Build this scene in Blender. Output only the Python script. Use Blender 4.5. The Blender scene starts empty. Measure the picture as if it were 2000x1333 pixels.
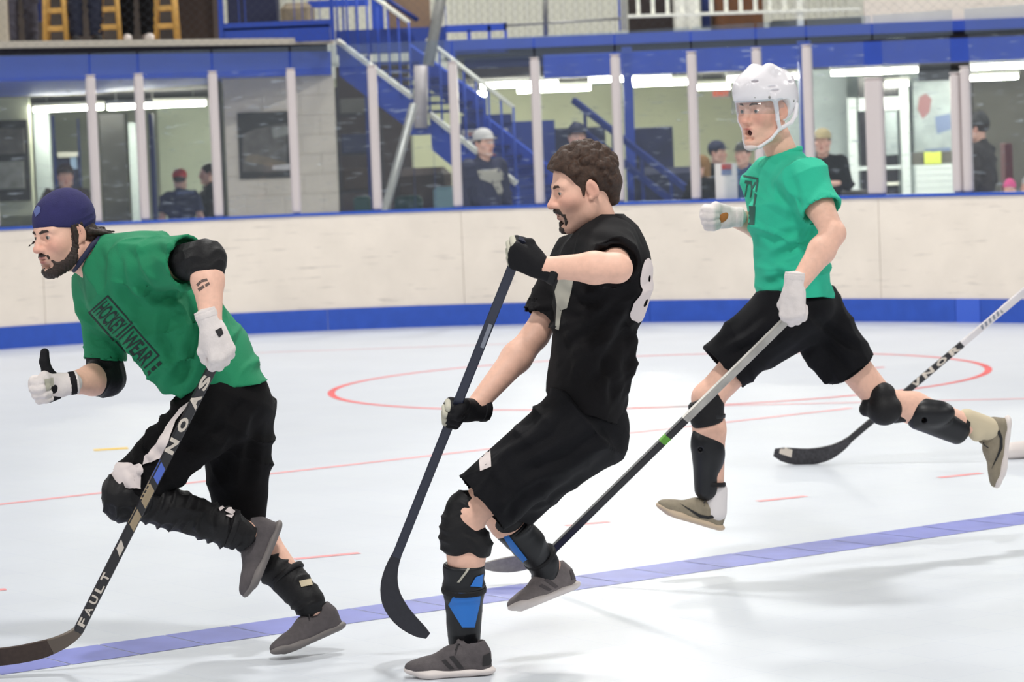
import bpy, bmesh, math, random
import numpy as np
from mathutils import Vector, Matrix
from mathutils.bvhtree import BVHTree

SC = bpy.context.scene
COL = SC.collection

# ------------------------------------------------------------------ camera
FPX = 5900.0                      # focal length in pixels of a 2000 px wide frame
CAM_H = 1.645                     # photographer's eye height
HZ = 285.0                        # horizon row at the middle column
ROLL = math.radians(-2.3)
PITCH = math.atan((666.5 - HZ) / FPX)
cam_d = bpy.data.cameras.new('camera')
cam_d.sensor_width = 36.0
cam_d.lens = FPX / 2000.0 * 36.0
cam_d.clip_end = 200
cam_d.dof.use_dof = True
cam_d.dof.focus_distance = 9.7
cam_d.dof.aperture_fstop = 6.3
cam = bpy.data.objects.new('camera', cam_d)
COL.objects.link(cam)
CAM_R = Matrix.Rotation(math.pi / 2 - PITCH, 3, 'X') @ Matrix.Rotation(ROLL, 3, 'Z')
cam.matrix_world = Matrix.Translation((0, 0, CAM_H)) @ CAM_R.to_4x4()
SC.camera = cam

# ------------------------------------------------------------------ world, lamps, exposure
w = bpy.data.worlds.new('arena_air')
SC.world = w
w.use_nodes = True
w.node_tree.nodes['Background'].inputs[0].default_value = (0.93, 0.96, 1.0, 1)
w.node_tree.nodes['Background'].inputs[1].default_value = 0.09
SC.view_settings.view_transform = 'Standard'
SC.view_settings.look = 'None'
SC.view_settings.gamma = 1.0
SC.view_settings.use_curve_mapping = False
SC.view_settings.exposure = 0.10
# the arena's high-bay lamps hang in rows under the roof
for ix in range(3):
    for iy in range(5):
        ld = bpy.data.lights.new('high_bay_lamp', 'AREA')
        ld.shape = 'DISK'
        ld.size = 0.9
        ld.energy = 410
        ld.color = (1.0, 0.985, 0.95)
        lo = bpy.data.objects.new('high_bay_lamp', ld)
        lo.location = (-10 + 10.5 * ix, -3.0 + 8.6 * iy, 8.2)
        COL.objects.link(lo)


def ray(px, py):
    d = CAM_R @ Vector(((px - 1000.0) / FPX, (666.5 - py) / FPX, -1.0))
    return d


def at(px, py, Y):
    """World point seen at a photo pixel, at distance Y in front of the camera."""
    d = ray(px, py)
    t = Y / d.y
    return np.array((d.x * t, Y, CAM_H + d.z * t))


def onfloor(px, py, z=0.0):
    d = ray(px, py)
    t = (z - CAM_H) / d.z
    return np.array((d.x * t, d.y * t, z))


def V3(*a):
    return np.array(a, dtype=float)


def nrm(v):
    v = np.asarray(v, dtype=float)
    return v / (np.linalg.norm(v) + 1e-12)


# ------------------------------------------------------------------ materials
MATS = {}


def lin(c):
    return tuple(((x / 255.0) / 12.92 if x / 255.0 <= 0.04045 else ((x / 255.0 + 0.055) / 1.055) ** 2.4) for x in c)


def mat(name, rgb, rough=0.6, noise=0.0, nscale=20.0, bump=0.0, bscale=200.0, metal=0.0, vcol=False, spec=0.5, coat=0.0):
    """Principled material; rgb in sRGB 0..255 of the thing's own colour."""
    if name in MATS:
        return MATS[name]
    m = bpy.data.materials.new(name)
    m.use_nodes = True
    nt = m.node_tree
    p = nt.nodes['Principled BSDF']
    c = lin(rgb)
    p.inputs['Base Color'].default_value = (*c, 1)
    p.inputs['Roughness'].default_value = rough
    p.inputs['Metallic'].default_value = metal
    p.inputs['Specular IOR Level'].default_value = spec
    p.inputs['Coat Weight'].default_value = coat
    tc = nt.nodes.new('ShaderNodeTexCoord')
    src = None
    if vcol:
        a = nt.nodes.new('ShaderNodeAttribute')
        a.attribute_name = 'Col'
        src = a.outputs['Color']
    if noise > 0:
        n = nt.nodes.new('ShaderNodeTexNoise')
        n.inputs['Scale'].default_value = nscale
        n.inputs['Detail'].default_value = 5
        nt.links.new(tc.outputs['Object'], n.inputs['Vector'])
        mr = nt.nodes.new('ShaderNodeMapRange')
        mr.inputs['From Min'].default_value = 0.3
        mr.inputs['From Max'].default_value = 0.7
        mr.inputs['To Min'].default_value = 1 - noise
        mr.inputs['To Max'].default_value = 1 + noise
        nt.links.new(n.outputs['Fac'], mr.inputs['Value'])
        mx = nt.nodes.new('ShaderNodeVectorMath')
        mx.operation = 'SCALE'
        if src is None:
            mx.inputs[0].default_value = c
        else:
            nt.links.new(src, mx.inputs[0])
        nt.links.new(mr.outputs['Result'], mx.inputs['Scale'])
        src = mx.outputs['Vector']
    if src is not None:
        nt.links.new(src, p.inputs['Base Color'])
    if bump > 0:
        n2 = nt.nodes.new('ShaderNodeTexNoise')
        n2.inputs['Scale'].default_value = bscale
        n2.inputs['Detail'].default_value = 3
        nt.links.new(tc.outputs['Object'], n2.inputs['Vector'])
        b = nt.nodes.new('ShaderNodeBump')
        b.inputs['Strength'].default_value = bump
        b.inputs['Distance'].default_value = 0.004
        nt.links.new(n2.outputs['Fac'], b.inputs['Height'])
        nt.links.new(b.outputs['Normal'], p.inputs['Normal'])
    MATS[name] = m
    return m


def emat(name, rgb, strength):
    m = bpy.data.materials.new(name)
    m.use_nodes = True
    nt = m.node_tree
    nt.nodes.clear()
    e = nt.nodes.new('ShaderNodeEmission')
    e.inputs[0].default_value = (*lin(rgb), 1)
    e.inputs[1].default_value = strength
    o = nt.nodes.new('ShaderNodeOutputMaterial')
    nt.links.new(e.outputs[0], o.inputs[0])
    MATS[name] = m
    return m


def glassmat(name, tint=(1, 1, 1), gloss=0.06, haze=0.05, hazecol=(200, 210, 220), streak=False):
    m = bpy.data.materials.new(name)
    m.use_nodes = True
    nt = m.node_tree
    nt.nodes.clear()
    t = nt.nodes.new('ShaderNodeBsdfTransparent')
    t.inputs[0].default_value = (*tint, 1)
    g = nt.nodes.new('ShaderNodeBsdfGlossy')
    g.inputs['Roughness'].default_value = 0.03
    d = nt.nodes.new('ShaderNodeBsdfDiffuse')
    d.inputs[0].default_value = (*lin(hazecol), 1)
    m1 = nt.nodes.new('ShaderNodeMixShader')
    m1.inputs[0].default_value = haze
    nt.links.new(t.outputs[0], m1.inputs[1])
    nt.links.new(d.outputs[0], m1.inputs[2])
    if streak:                                    # scuffs left on the panes by pucks
        tc = nt.nodes.new('ShaderNodeTexCoord')
        mp = nt.nodes.new('ShaderNodeMapping')
        mp.inputs['Scale'].default_value = (3.0, 3.0, 22.0)
        mp.inputs['Rotation'].default_value = (0.0, 0.25, 0.0)
        n = nt.nodes.new('ShaderNodeTexNoise')
        n.inputs['Scale'].default_value = 2.2
        n.inputs['Detail'].default_value = 8
        nt.links.new(tc.outputs['Object'], mp.inputs[0])
        nt.links.new(mp.outputs[0], n.inputs['Vector'])
        mr = nt.nodes.new('ShaderNodeMapRange')
        mr.inputs['From Min'].default_value = 0.62
        mr.inputs['From Max'].default_value = 0.82
        mr.inputs['To Min'].default_value = haze
        mr.inputs['To Max'].default_value = 0.5
        nt.links.new(n.outputs['Fac'], mr.inputs['Value'])
        nt.links.new(mr.outputs['Result'], m1.inputs[0])
    m2 = nt.nodes.new('ShaderNodeMixShader')
    m2.inputs[0].default_value = gloss
    nt.links.new(m1.outputs[0], m2.inputs[1])
    nt.links.new(g.outputs[0], m2.inputs[2])
    o = nt.nodes.new('ShaderNodeOutputMaterial')
    nt.links.new(m2.outputs[0], o.inputs[0])
    MATS[name] = m
    return m


# ------------------------------------------------------------------ objects
ORG = {}


def empty(name, loc, label=None, cat=None, group=None, kind=None):
    o = bpy.data.objects.new(name, None)
    o.location = tuple(loc)
    o.empty_display_size = 0.1
    COL.objects.link(o)
    ORG[o] = np.array(loc, dtype=float)
    tag(o, label, cat, group, kind)
    return o


def tag(o, label=None, cat=None, group=None, kind=None):
    if label: o['label'] = label
    if cat: o['category'] = cat
    if group: o['group'] = group
    if kind: o['kind'] = kind
    return o


def mk(name, verts, faces, material, parent=None, smooth=False, col=None, origin=None):
    """One mesh object from world-space vertices."""
    verts = np.asarray(verts, dtype=float)
    if parent is not None:
        org = ORG[parent]
    else:
        org = np.array(origin, dtype=float) if origin is not None else np.array(((verts[:, 0].min() + verts[:, 0].max()) / 2, (verts[:, 1].min() + verts[:, 1].max()) / 2, verts[:, 2].min()))
    me = bpy.data.meshes.new(name)
    me.from_pydata((verts - org).tolist(), [], faces if isinstance(faces, list) else faces.tolist())
    if smooth:
        me.polygons.foreach_set('use_smooth', np.ones(len(me.polygons), dtype=bool))
    if col is not None:
        a = me.color_attributes.new('Col', 'FLOAT_COLOR', 'POINT')
        c4 = np.ones((len(verts), 4), dtype=np.float32)
        c4[:, :3] = col
        a.data.foreach_set('color', c4.ravel())
    me.update()
    o = bpy.data.objects.new(name, me)
    if material is not None:
        me.materials.append(MATS[material] if isinstance(material, str) else material)
    COL.objects.link(o)
    if parent is not None:
        o.parent = parent
    else:
        o.location = tuple(org)
    ORG[o] = org
    return o


class MB:
    """Collects boxes, tubes and lofts into one mesh."""

    def __init__(self):
        self.v, self.f = [], []

    def add(self, verts, faces):
        n = len(self.v)
        self.v.extend([tuple(map(float, p)) for p in verts])
        self.f.extend([tuple(i + n for i in f) for f in faces])
        return self

    def obox(self, c, ax, ay, az, sx, sy, sz, bev=0.0):
        """box with centre c, unit axes and full sizes; bev chamfers all edges"""
        c = np.asarray(c, float)
        ax, ay, az = nrm(ax), nrm(ay), nrm(az)
        hx, hy, hz = sx / 2, sy / 2, sz / 2
        if bev <= 0:
            P = [c + ax * x + ay * y + az * z for z in (-hz, hz) for x, y in ((-hx, -hy), (hx, -hy), (hx, hy), (-hx, hy))]
            F = [(3, 2, 1, 0), (4, 5, 6, 7), (0, 1, 5, 4), (1, 2, 6, 5), (2, 3, 7, 6), (3, 0, 4, 7)]
            return self.add(P, F)
        b = min(bev, hx * .9, hy * .9, hz * .9)
        P, F = [], []
        rings = [(-hz, b), (-hz + b, 0), (hz - b, 0), (hz, b)]
        for z, i in rings:
            x, y = hx - i, hy - i
            bb = b if i == 0 else b * .5
            for px, py in ((-x, -y + bb), (-x + bb, -y), (x - bb, -y), (x, -y + bb), (x, y - bb), (x - bb, y), (-x + bb, y), (-x, y - bb)):
                P.append(c + ax * px + ay * py + az * z)
        for r in range(3):
            for k in range(8):
                F.append((r * 8 + k, r * 8 + (k + 1) % 8, r * 8 + 8 + (k + 1) % 8, r * 8 + 8 + k))
        F.append(tuple(range(7, -1, -1)))
        F.append(tuple(range(24, 32)))
        return self.add(P, F)

    def box(self, lo, hi, bev=0.0):
        lo, hi = np.asarray(lo, float), np.asarray(hi, float)
        s = hi - lo
        return self.obox((lo + hi) / 2, (1, 0, 0), (0, 1, 0), (0, 0, 1), s[0], s[1], s[2], bev)

    def bar(self, a, b, w, h, up=(0, 0, 1), bev=0.0):
        """rectangular bar from a to b"""
        a, b = np.asarray(a, float), np.asarray(b, float)
        x = nrm(b - a)
        y = np.cross(up, x)
        if np.linalg.norm(y) < 1e-6:
            y = V3(1, 0, 0) if abs(x[0]) < .9 else V3(0, 1, 0)
        y = nrm(y)
        z = np.cross(x, y)
        return self.obox((a + b) / 2, x, y, z, np.linalg.norm(b - a), w, h, bev)

    def tube(self, pts, r, n=8):
        pts = [np.asarray(p, float) for p in pts]
        rr = r if hasattr(r, '__len__') else [r] * len(pts)
        P, F = [], []
        ref = None
        for i, p in enumerate(pts):
            t = nrm(pts[min(i + 1, len(pts) - 1)] - pts[max(i - 1, 0)])
            if ref is None:
                ref = V3(0, 0, 1) if abs(t[2]) < .9 else V3(1, 0, 0)
            u = nrm(np.cross(t, ref))
            v = np.cross(u, t)
            ref = v if False else ref
            for k in range(n):
                a = 2 * math.pi * k / n
                P.append(p + (u * math.cos(a) + v * math.sin(a)) * rr[i])
        m = len(pts)
        for i in range(m - 1):
            for k in range(n):
                F.append((i * n + k, i * n + (k + 1) % n, (i + 1) * n + (k + 1) % n, (i + 1) * n + k))
        F.append(tuple(range(n - 1, -1, -1)))
        F.append(tuple(range((m - 1) * n, m * n)))
        return self.add(P, F)

    def loft(self, secs):
        """secs: list of rings with equal point counts"""
        n = len(secs[0])
        P = [p for s in secs for p in s]
        F = []
        for i in range(len(secs) - 1):
            for k in range(n):
                F.append((i * n + k, i * n + (k + 1) % n, (i + 1) * n + (k + 1) % n, (i + 1) * n + k))
        F.append(tuple(range(n - 1, -1, -1)))
        F.append(tuple(range((len(secs) - 1) * n, len(secs) * n)))
        return self.add(P, F)

    def build(self, name, material, parent=None, smooth=False, origin=None):
        return mk(name, self.v, self.f, material, parent, smooth, None, origin)


# ------------------------------------------------------------------ distance-field sculpting
class Prim:
    pass


def _dot(P, n):
    return P[0] * n[0] + P[1] * n[1] + P[2] * n[2]


class Cap(Prim):
    """tapered capsule, optionally squashed by `f` along the unit axis `ax`"""

    def __init__(s, a, b, ra, rb=None, ax=None, f=1.0):
        s.a, s.b = np.asarray(a, float), np.asarray(b, float)
        s.ra, s.rb = ra, ra if rb is None else rb
        s.ax, s.f = (None if ax is None else nrm(ax)), f

    def bb(s):
        r = max(s.ra, s.rb) * max(1.0, s.f)
        return np.minimum(s.a, s.b) - r, np.maximum(s.a, s.b) + r

    def d(s, P):
        ba = s.b - s.a
        L2 = float(ba @ ba) + 1e-12
        q = [P[i] - s.a[i] for i in range(3)]
        t = np.clip(_dot(q, ba) / L2, 0, 1)
        q = [q[i] - t * ba[i] for i in range(3)]
        r2 = q[0] ** 2 + q[1] ** 2 + q[2] ** 2
        if s.ax is not None:
            qa = _dot(q, s.ax)
            r2 = r2 + qa * qa * (1 / s.f ** 2 - 1)
        return (np.sqrt(r2) - (s.ra + (s.rb - s.ra) * t)) * min(1.0, s.f)


class Fru(Prim):
    """cone frustum with flat ends (ca, cb give each end's rounding as extra length)"""

    def __init__(s, a, b, ra, rb, ax=None, f=1.0, ea=0.0, eb=0.0, na=None, nb=None):
        s.a, s.b = np.asarray(a, float), np.asarray(b, float)
        s.ra, s.rb, s.ax, s.f = ra, rb, (None if ax is None else nrm(ax)), f
        s.na = None if na is None else nrm(na)      # tilted end planes
        s.nb = None if nb is None else nrm(nb)

    def bb(s):
        r = max(s.ra, s.rb) * max(1.0, s.f) * 1.25
        return np.minimum(s.a, s.b) - r, np.maximum(s.a, s.b) + r

    def d(s, P):
        ba = s.b - s.a
        L = float(np.linalg.norm(ba))
        u = ba / L
        q = [P[i] - s.a[i] for i in range(3)]
        tt = _dot(q, u)
        t = np.clip(tt / L, -.2, 1.2)
        w_ = [q[i] - tt * u[i] for i in range(3)]
        r2 = w_[0] ** 2 + w_[1] ** 2 + w_[2] ** 2
        if s.ax is not None:
            qa = _dot(w_, s.ax)
            r2 = r2 + qa * qa * (1 / s.f ** 2 - 1)
        rad = (np.sqrt(r2) - (s.ra + (s.rb - s.ra) * t)) * min(1.0, s.f)
        lo = -tt if s.na is None else _dot(q, s.na)
        hi = tt - L if s.nb is None else _dot([P[i] - s.b[i] for i in range(3)], s.nb)
        return np.maximum(rad, np.maximum(lo, hi))


class Ell(Prim):
    def __init__(s, c, r, R=None):
        s.c, s.r = np.asarray(c, float), np.asarray(r if hasattr(r, '__len__') else (r, r, r), float)
        s.R = np.eye(3) if R is None else np.asarray(R, float)   # columns = local axes in world

    def bb(s):
        e = np.abs(s.R) @ s.r
        return s.c - e, s.c + e

    def d(s, P):
        q = [P[i] - s.c[i] for i in range(3)]
        l = [_dot(q, s.R[:, i]) for i in range(3)]
        k0 = np.sqrt((l[0] / s.r[0]) ** 2 + (l[1] / s.r[1]) ** 2 + (l[2] / s.r[2]) ** 2)
        k1 = np.sqrt((l[0] / s.r[0] ** 2) ** 2 + (l[1] / s.r[1] ** 2) ** 2 + (l[2] / s.r[2] ** 2) ** 2)
        return k0 * (k0 - 1) / np.maximum(k1, 1e-6)


class Box(Prim):
    def __init__(s, c, h, R=None, r=0.0):
        s.c, s.h, s.r0 = np.asarray(c, float), np.asarray(h, float), r
        s.R = np.eye(3) if R is None else np.asarray(R, float)

    def bb(s):
        e = np.abs(s.R) @ s.h
        return s.c - e, s.c + e

    def d(s, P):
        q = [P[i] - s.c[i] for i in range(3)]
        l = [np.abs(_dot(q, s.R[:, i])) - (s.h[i] - s.r0) for i in range(3)]
        o = np.sqrt(np.maximum(l[0], 0) ** 2 + np.maximum(l[1], 0) ** 2 + np.maximum(l[2], 0) ** 2)
        return o + np.minimum(np.maximum(l[0], np.maximum(l[1], l[2])), 0) - s.r0


class Half(Prim):
    """everything on the side opposite to n"""

    def __init__(s, c, n):
        s.c, s.n = np.asarray(c, float), nrm(n)

    def bb(s):
        return np.full(3, -1e3), np.full(3, 1e3)

    def d(s, P):
        return _dot([P[i] - s.c[i] for i in range(3)], s.n)


def sculpt(ops, h, lo=None, hi=None, off=0.0, post=None):
    """ops: list of (mode, prim, k) with mode '+', '-', '&'. Returns verts, quads (surface nets)."""
    if lo is None:
        bbs = [o[1].bb() for o in ops if o[0] == '+']
        lo = np.min([b[0] for b in bbs], axis=0) - off - 3 * h - .01
        hi = np.max([b[1] for b in bbs], axis=0) + off + 3 * h + .01
    lo, hi = np.asarray(lo, float), np.asarray(hi, float)
    n = np.ceil((hi - lo) / h).astype(int) + 1
    V = np.full(n, 1.0, dtype=np.float32)
    ax = [(lo[i] + h * np.arange(n[i])).astype(np.float32) for i in range(3)]

    def run(lst, off_):
        for m, p, k in lst:
            b0, b1 = p.bb()
            mg = k + off_ + 3 * h
            i0 = np.clip(np.floor((b0 - mg - lo) / h).astype(int), 0, n)
            i1 = np.clip(np.ceil((b1 + mg - lo) / h).astype(int) + 1, 0, n)
            if m == '&':
                i0, i1 = np.zeros(3, int), n
            if np.any(i1 <= i0):
                continue
            sl = tuple(slice(i0[i], i1[i]) for i in range(3))
            P = (ax[0][sl[0]][:, None, None], ax[1][sl[1]][None, :, None], ax[2][sl[2]][None, None, :])
            d = p.d(P).astype(np.float32)
            S = V[sl]
            if m == '+':
                if k > 0:
                    hh = np.maximum(k - np.abs(S - d), 0) / k
                    V[sl] = np.minimum(S, d) - hh * hh * (k / 4)
                else:
                    V[sl] = np.minimum(S, d)
            else:
                e = -d if m == '-' else d
                if k > 0:
                    hh = np.maximum(k - np.abs(S - e), 0) / k
                    V[sl] = np.maximum(S, e) + hh * hh * (k / 4)
                else:
                    V[sl] = np.maximum(S, e)
    run(ops, off)
    if off:
        V -= off
    if post:
        run(post, 0.0)
    # close the grid border
    V[0], V[-1], V[:, 0], V[:, -1], V[:, :, 0], V[:, :, -1] = (np.maximum(V[0], h), np.maximum(V[-1], h), np.maximum(V[:, 0], h),
                                                               np.maximum(V[:, -1], h), np.maximum(V[:, :, 0], h), np.maximum(V[:, :, -1], h))
    return nets(V, lo, h)


def nets(V, lo, h):
    s = V < 0
    nx, ny, nz = V.shape
    cnt = np.zeros((nx - 1, ny - 1, nz - 1), dtype=np.uint8)
    cs = [(i, j, k) for i in (0, 1) for j in (0, 1) for k in (0, 1)]
    for i, j, k in cs:
        cnt += s[i:nx - 1 + i, j:ny - 1 + j, k:nz - 1 + k]
    act = (cnt > 0) & (cnt < 8)
    I, J, K = np.nonzero(act)
    if len(I) == 0:
        return np.zeros((0, 3)), np.zeros((0, 4), int)
    idx = np.full(act.shape, -1, dtype=np.int32)
    idx[I, J, K] = np.arange(len(I))
    acc = np.zeros((len(I), 3))
    num = np.zeros(len(I))
    val = {c: V[I + c[0], J + c[1], K + c[2]].astype(float) for c in cs}
    for c in cs:
        for a in range(3):
            if c[a] == 0:
                e = list(c)
                e[a] = 1
                e = tuple(e)
                va, vb = val[c], val[e]
                x = (va < 0) != (vb < 0)
                t = np.where(x, va / np.where(va - vb == 0, 1, va - vb), 0)
                p = np.tile(np.array(c, float), (len(I), 1))
                p[:, a] += t
                acc += p * x[:, None]
                num += x
    co = np.stack([I, J, K], 1) + acc / num[:, None]
    co = lo + co * h
    quads = []
    for a in range(3):
        b, c = (a + 1) % 3, (a + 2) % 3
        s0 = [slice(None)] * 3
        s1 = [slice(None)] * 3
        s0[a], s1[a] = slice(0, -1), slice(1, None)
        x = s[tuple(s0)] != s[tuple(s1)]
        E = np.argwhere(x)
        E = E[(E[:, b] > 0) & (E[:, c] > 0) & (E[:, b] < V.shape[b] - 1) & (E[:, c] < V.shape[c] - 1)]
        if len(E) == 0:
            continue
        ins = s[E[:, 0], E[:, 1], E[:, 2]]
        q = []
        for db, dc in ((-1, -1), (0, -1), (0, 0), (-1, 0)):
            e = E.copy()
            e[:, b] += db
            e[:, c] += dc
            q.append(idx[e[:, 0], e[:, 1], e[:, 2]])
        q = np.stack(q, 1)
        q = np.where(ins[:, None], q, q[:, ::-1])
        quads.append(q)
    return co, np.concatenate(quads)


def join(*vf):
    vs, fs, n = [], [], 0
    for v, f in vf:
        vs.append(v)
        fs.append(f + n)
        n += len(v)
    return np.concatenate(vs), np.concatenate(fs)


def vnormals(v, f):
    n = np.zeros_like(v)
    fn = np.cross(v[f[:, 2]] - v[f[:, 0]], v[f[:, 3]] - v[f[:, 1]])
    for k in range(4):
        np.add.at(n, f[:, k], fn)
    return n / (np.linalg.norm(n, axis=1, keepdims=True) + 1e-12)


def smoothv(v, f, it=1):
    for _ in range(it):
        acc = np.zeros_like(v)
        num = np.zeros(len(v))
        for k in range(4):
            np.add.at(acc, f[:, k], v[f[:, (k + 1) % 4]] + v[f[:, (k - 1) % 4]])
            np.add.at(num, f[:, k], 2)
        v = v * .5 + acc / num[:, None] * .5
    return v


def folds(v, f, lst, seed=0):
    """cloth folds: push vertices along their normals. lst: (dir, wavelength, amp[, centre, radius])"""
    n = vnormals(v, f)
    rs = np.random.RandomState(seed)
    d = np.zeros(len(v))
    for it in lst:
        k = nrm(it[0]) * (2 * math.pi / it[1])
        k2 = nrm(rs.randn(3)) * (2 * math.pi / (it[1] * 4.0))
        k3 = nrm(rs.randn(3)) * (2 * math.pi / (it[1] * 2.3))
        ph = v @ k + 1.9 * np.sin(v @ k2 + rs.rand() * 6) + .9 * np.sin(v @ k3 + rs.rand() * 6)
        wv = 1.1 - 2.2 * np.abs(np.sin(ph / 2)) ** .75
        a = it[2] * (1.7 if it[2] > .0035 else 1.0) * (0.55 + 0.45 * np.sin(v @ k2 * 1.7 + rs.rand() * 6))
        if len(it) > 3:
            r = np.linalg.norm(v - np.asarray(it[3]), axis=1) / it[4]
            a = a * np.exp(-r * r)
        d += a * wv
    return v + n * np.maximum(d, -.006)[:, None]


def creases(v, f, lines):
    """drapery sculpted along measured lines on the side that shows. lines: (photo polyline, width px, depth m)"""
    n = vnormals(v, f)
    Rc = np.array(CAM_R)
    q = (v - V3(0, 0, CAM_H)) @ Rc
    p2 = np.stack([1000 + FPX * q[:, 0] / -q[:, 2], 666.5 - FPX * q[:, 1] / -q[:, 2]], 1)
    facing = np.clip(-(n[:, 1]) * 1.6, 0, 1)
    d = np.zeros(len(v))
    for pl, wd, am in lines:
        best = np.full(len(v), 1e9)
        tt = np.zeros(len(v))
        m_ = len(pl) - 1
        for i in range(m_):
            a, b = np.array(pl[i], float), np.array(pl[i + 1], float)
            ab = b - a
            t = np.clip((p2 - a) @ ab / (ab @ ab), 0, 1)
            e = np.linalg.norm(p2 - a - t[:, None] * ab, axis=1)
            u_ = e < best
            best = np.where(u_, e, best)
            tt = np.where(u_, (i + t) / m_, tt)
        fade = np.clip(np.minimum(tt, 1 - tt) * 5, .15, 1)
        x = best / wd
        d += am * fade * (np.exp(-x * x) - .55 * np.exp(-((x - 1.7) / .8) ** 2)) * facing
    return v + n * d[:, None]


def R3(fwd, up):
    """rotation with columns forward, left, up"""
    f = nrm(fwd)
    l = nrm(np.cross(up, f))
    return np.stack([f, l, np.cross(f, l)], 1)


# ------------------------------------------------------------------ flat print on curved things
def text_mesh(txt, size=1.0, seg=.02, bold=0.0):
    cu = bpy.data.curves.new('t', 'FONT')
    cu.body = txt
    cu.size = size
    cu.align_x = 'CENTER'
    cu.align_y = 'CENTER'
    cu.offset = bold
    cu.resolution_u = 3
    ob = bpy.data.objects.new('t', cu)
    COL.objects.link(ob)
    dg = bpy.context.evaluated_depsgraph_get()
    dg.update()
    me = bpy.data.meshes.new_from_object(ob.evaluated_get(dg))
    bpy.data.objects.remove(ob)
    bm = bmesh.new()
    bm.from_mesh(me)
    bpy.data.meshes.remove(me)
    v, f = cutfine(bm, seg)
    return v, f


def poly_mesh(polys, seg=.02):
    bm = bmesh.new()
    for p in polys:
        bm.faces.new([bm.verts.new((x, y, 0)) for x, y in p])
    return cutfine(bm, seg)


def cutfine(bm, seg):
    bmesh.ops.triangulate(bm, faces=bm.faces[:])
    for _ in range(6):
        e = [e for e in bm.edges if e.calc_length() > seg]
        if not e:
            break
        bmesh.ops.subdivide_edges(bm, edges=e, cuts=1)
        bmesh.ops.triangulate(bm, faces=bm.faces[:])
    bm.verts.ensure_lookup_table()
    v = np.array([(q.co.x, q.co.y) for q in bm.verts])
    f = [tuple(q.index for q in fc.verts) for fc in bm.faces]
    bm.free()
    return v, f


def bvh_of(o):
    me = o.data
    return BVHTree.FromPolygons([tuple(v.co) for v in me.vertices], [tuple(p.vertices) for p in me.polygons])


def decal(name, vf, target, O, u, vdir, material, shoot=None, off=.0012, parent=None, back=.25):
    """drop a flat drawing (x along u, y along vdir, origin O) onto the target mesh along -normal"""
    v2, fs = vf
    t = bvh_of(target)
    org = ORG[target]
    u, vdir = nrm(u), nrm(vdir)
    nn = nrm(np.cross(u, vdir)) if shoot is None else -nrm(shoot)
    out, ok = [], []
    for x, y in v2:
        p = np.asarray(O) + u * x + vdir * y + nn * back - org
        hit = t.ray_cast(Vector(p), Vector(-nn), back * 3)
        if hit[0] is None:
            ok.append(False)
            out.append((0, 0, 0))
        else:
            ok.append(True)
            out.append(np.array(hit[0]) + np.array(hit[1]) * (off if np.dot(hit[1], nn) > 0 else -off) + org)
    used = [f for f in fs if all(ok[i] for i in f)]
    used = [f for f in used if max(np.linalg.norm(np.array(out[f[i]]) - np.array(out[f[(i + 1) % len(f)]])) for i in range(len(f))) < .06]
    ids = sorted({i for f in used for i in f})
    if not ids:
        return None
    mp = {i: k for k, i in enumerate(ids)}
    return mk(name, [out[i] for i in ids], [tuple(mp[i] for i in f) for f in used], material, parent if parent is not None else target, True)

# ================================================================== the setting
def proj(p):
    d = CAM_R.transposed() @ Vector((p[0], p[1], p[2] - CAM_H))
    return 1000 + FPX * d.x / -d.z, 666.5 - FPX * d.y / -d.z


mat('board_white', (236, 225, 212), 0.42, noise=.05, nscale=3)
mat('kick_blue', (44, 84, 184), 0.4, noise=.08, nscale=9)
mat('kick_blue_new', (62, 100, 208), 0.4)
mat('cap_blue', (40, 84, 185), 0.4)
mat('post_white', (206, 196, 195), 0.35)
mat('line_red', (228, 96, 96), 0.5, noise=.15, nscale=6)
mat('line_pink', (236, 150, 152), 0.5, noise=.15, nscale=6)
mat('line_blue', (124, 130, 196), 0.45, noise=.10, nscale=7)
mat('line_yellow', (240, 198, 50), 0.5)
mat('arena_blue', (34, 72, 178), 0.5, noise=.06, nscale=5)
mat('arena_blue_dark', (26, 48, 118), 0.5)
mat('navy', (28, 34, 66), 0.7)
mat('slab_beige', (186, 178, 164), 0.7)
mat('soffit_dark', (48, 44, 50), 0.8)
mat('lobby_wall', (186, 190, 170), 0.8, noise=.04, nscale=2)
mat('lobby_wall_yellow', (220, 222, 188), 0.8, noise=.03, nscale=2)
mat('lobby_wall_cool', (176, 186, 186), 0.8, noise=.05, nscale=2)
mat('lobby_grey', (92, 90, 86), 0.8, noise=.1, nscale=3)
mat('block_paint', (228, 217, 200), 0.75, noise=.03, nscale=4, bump=.2, bscale=60)
mat('mortar', (212, 202, 186), 0.9)
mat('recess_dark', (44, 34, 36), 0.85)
mat('metal_white', (232, 232, 220), 0.55)
mat('galv', (150, 150, 146), 0.45, metal=.3)
mat('frame_dark', (52, 50, 48), 0.6)
mat('wood_yellow', (206, 160, 84), 0.55, noise=.12, nscale=12)
mat('wood_brown', (104, 66, 36), 0.6, noise=.15, nscale=8)
mat('box_brown', (60, 46, 40), 0.7)
mat('sign_red', (168, 70, 70), 0.6)
mat('sign_white', (214, 210, 206), 0.6)
mat('lime', (202, 214, 92), 0.7)
mat('pane_dark', (40, 40, 46), 0.2)

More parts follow.
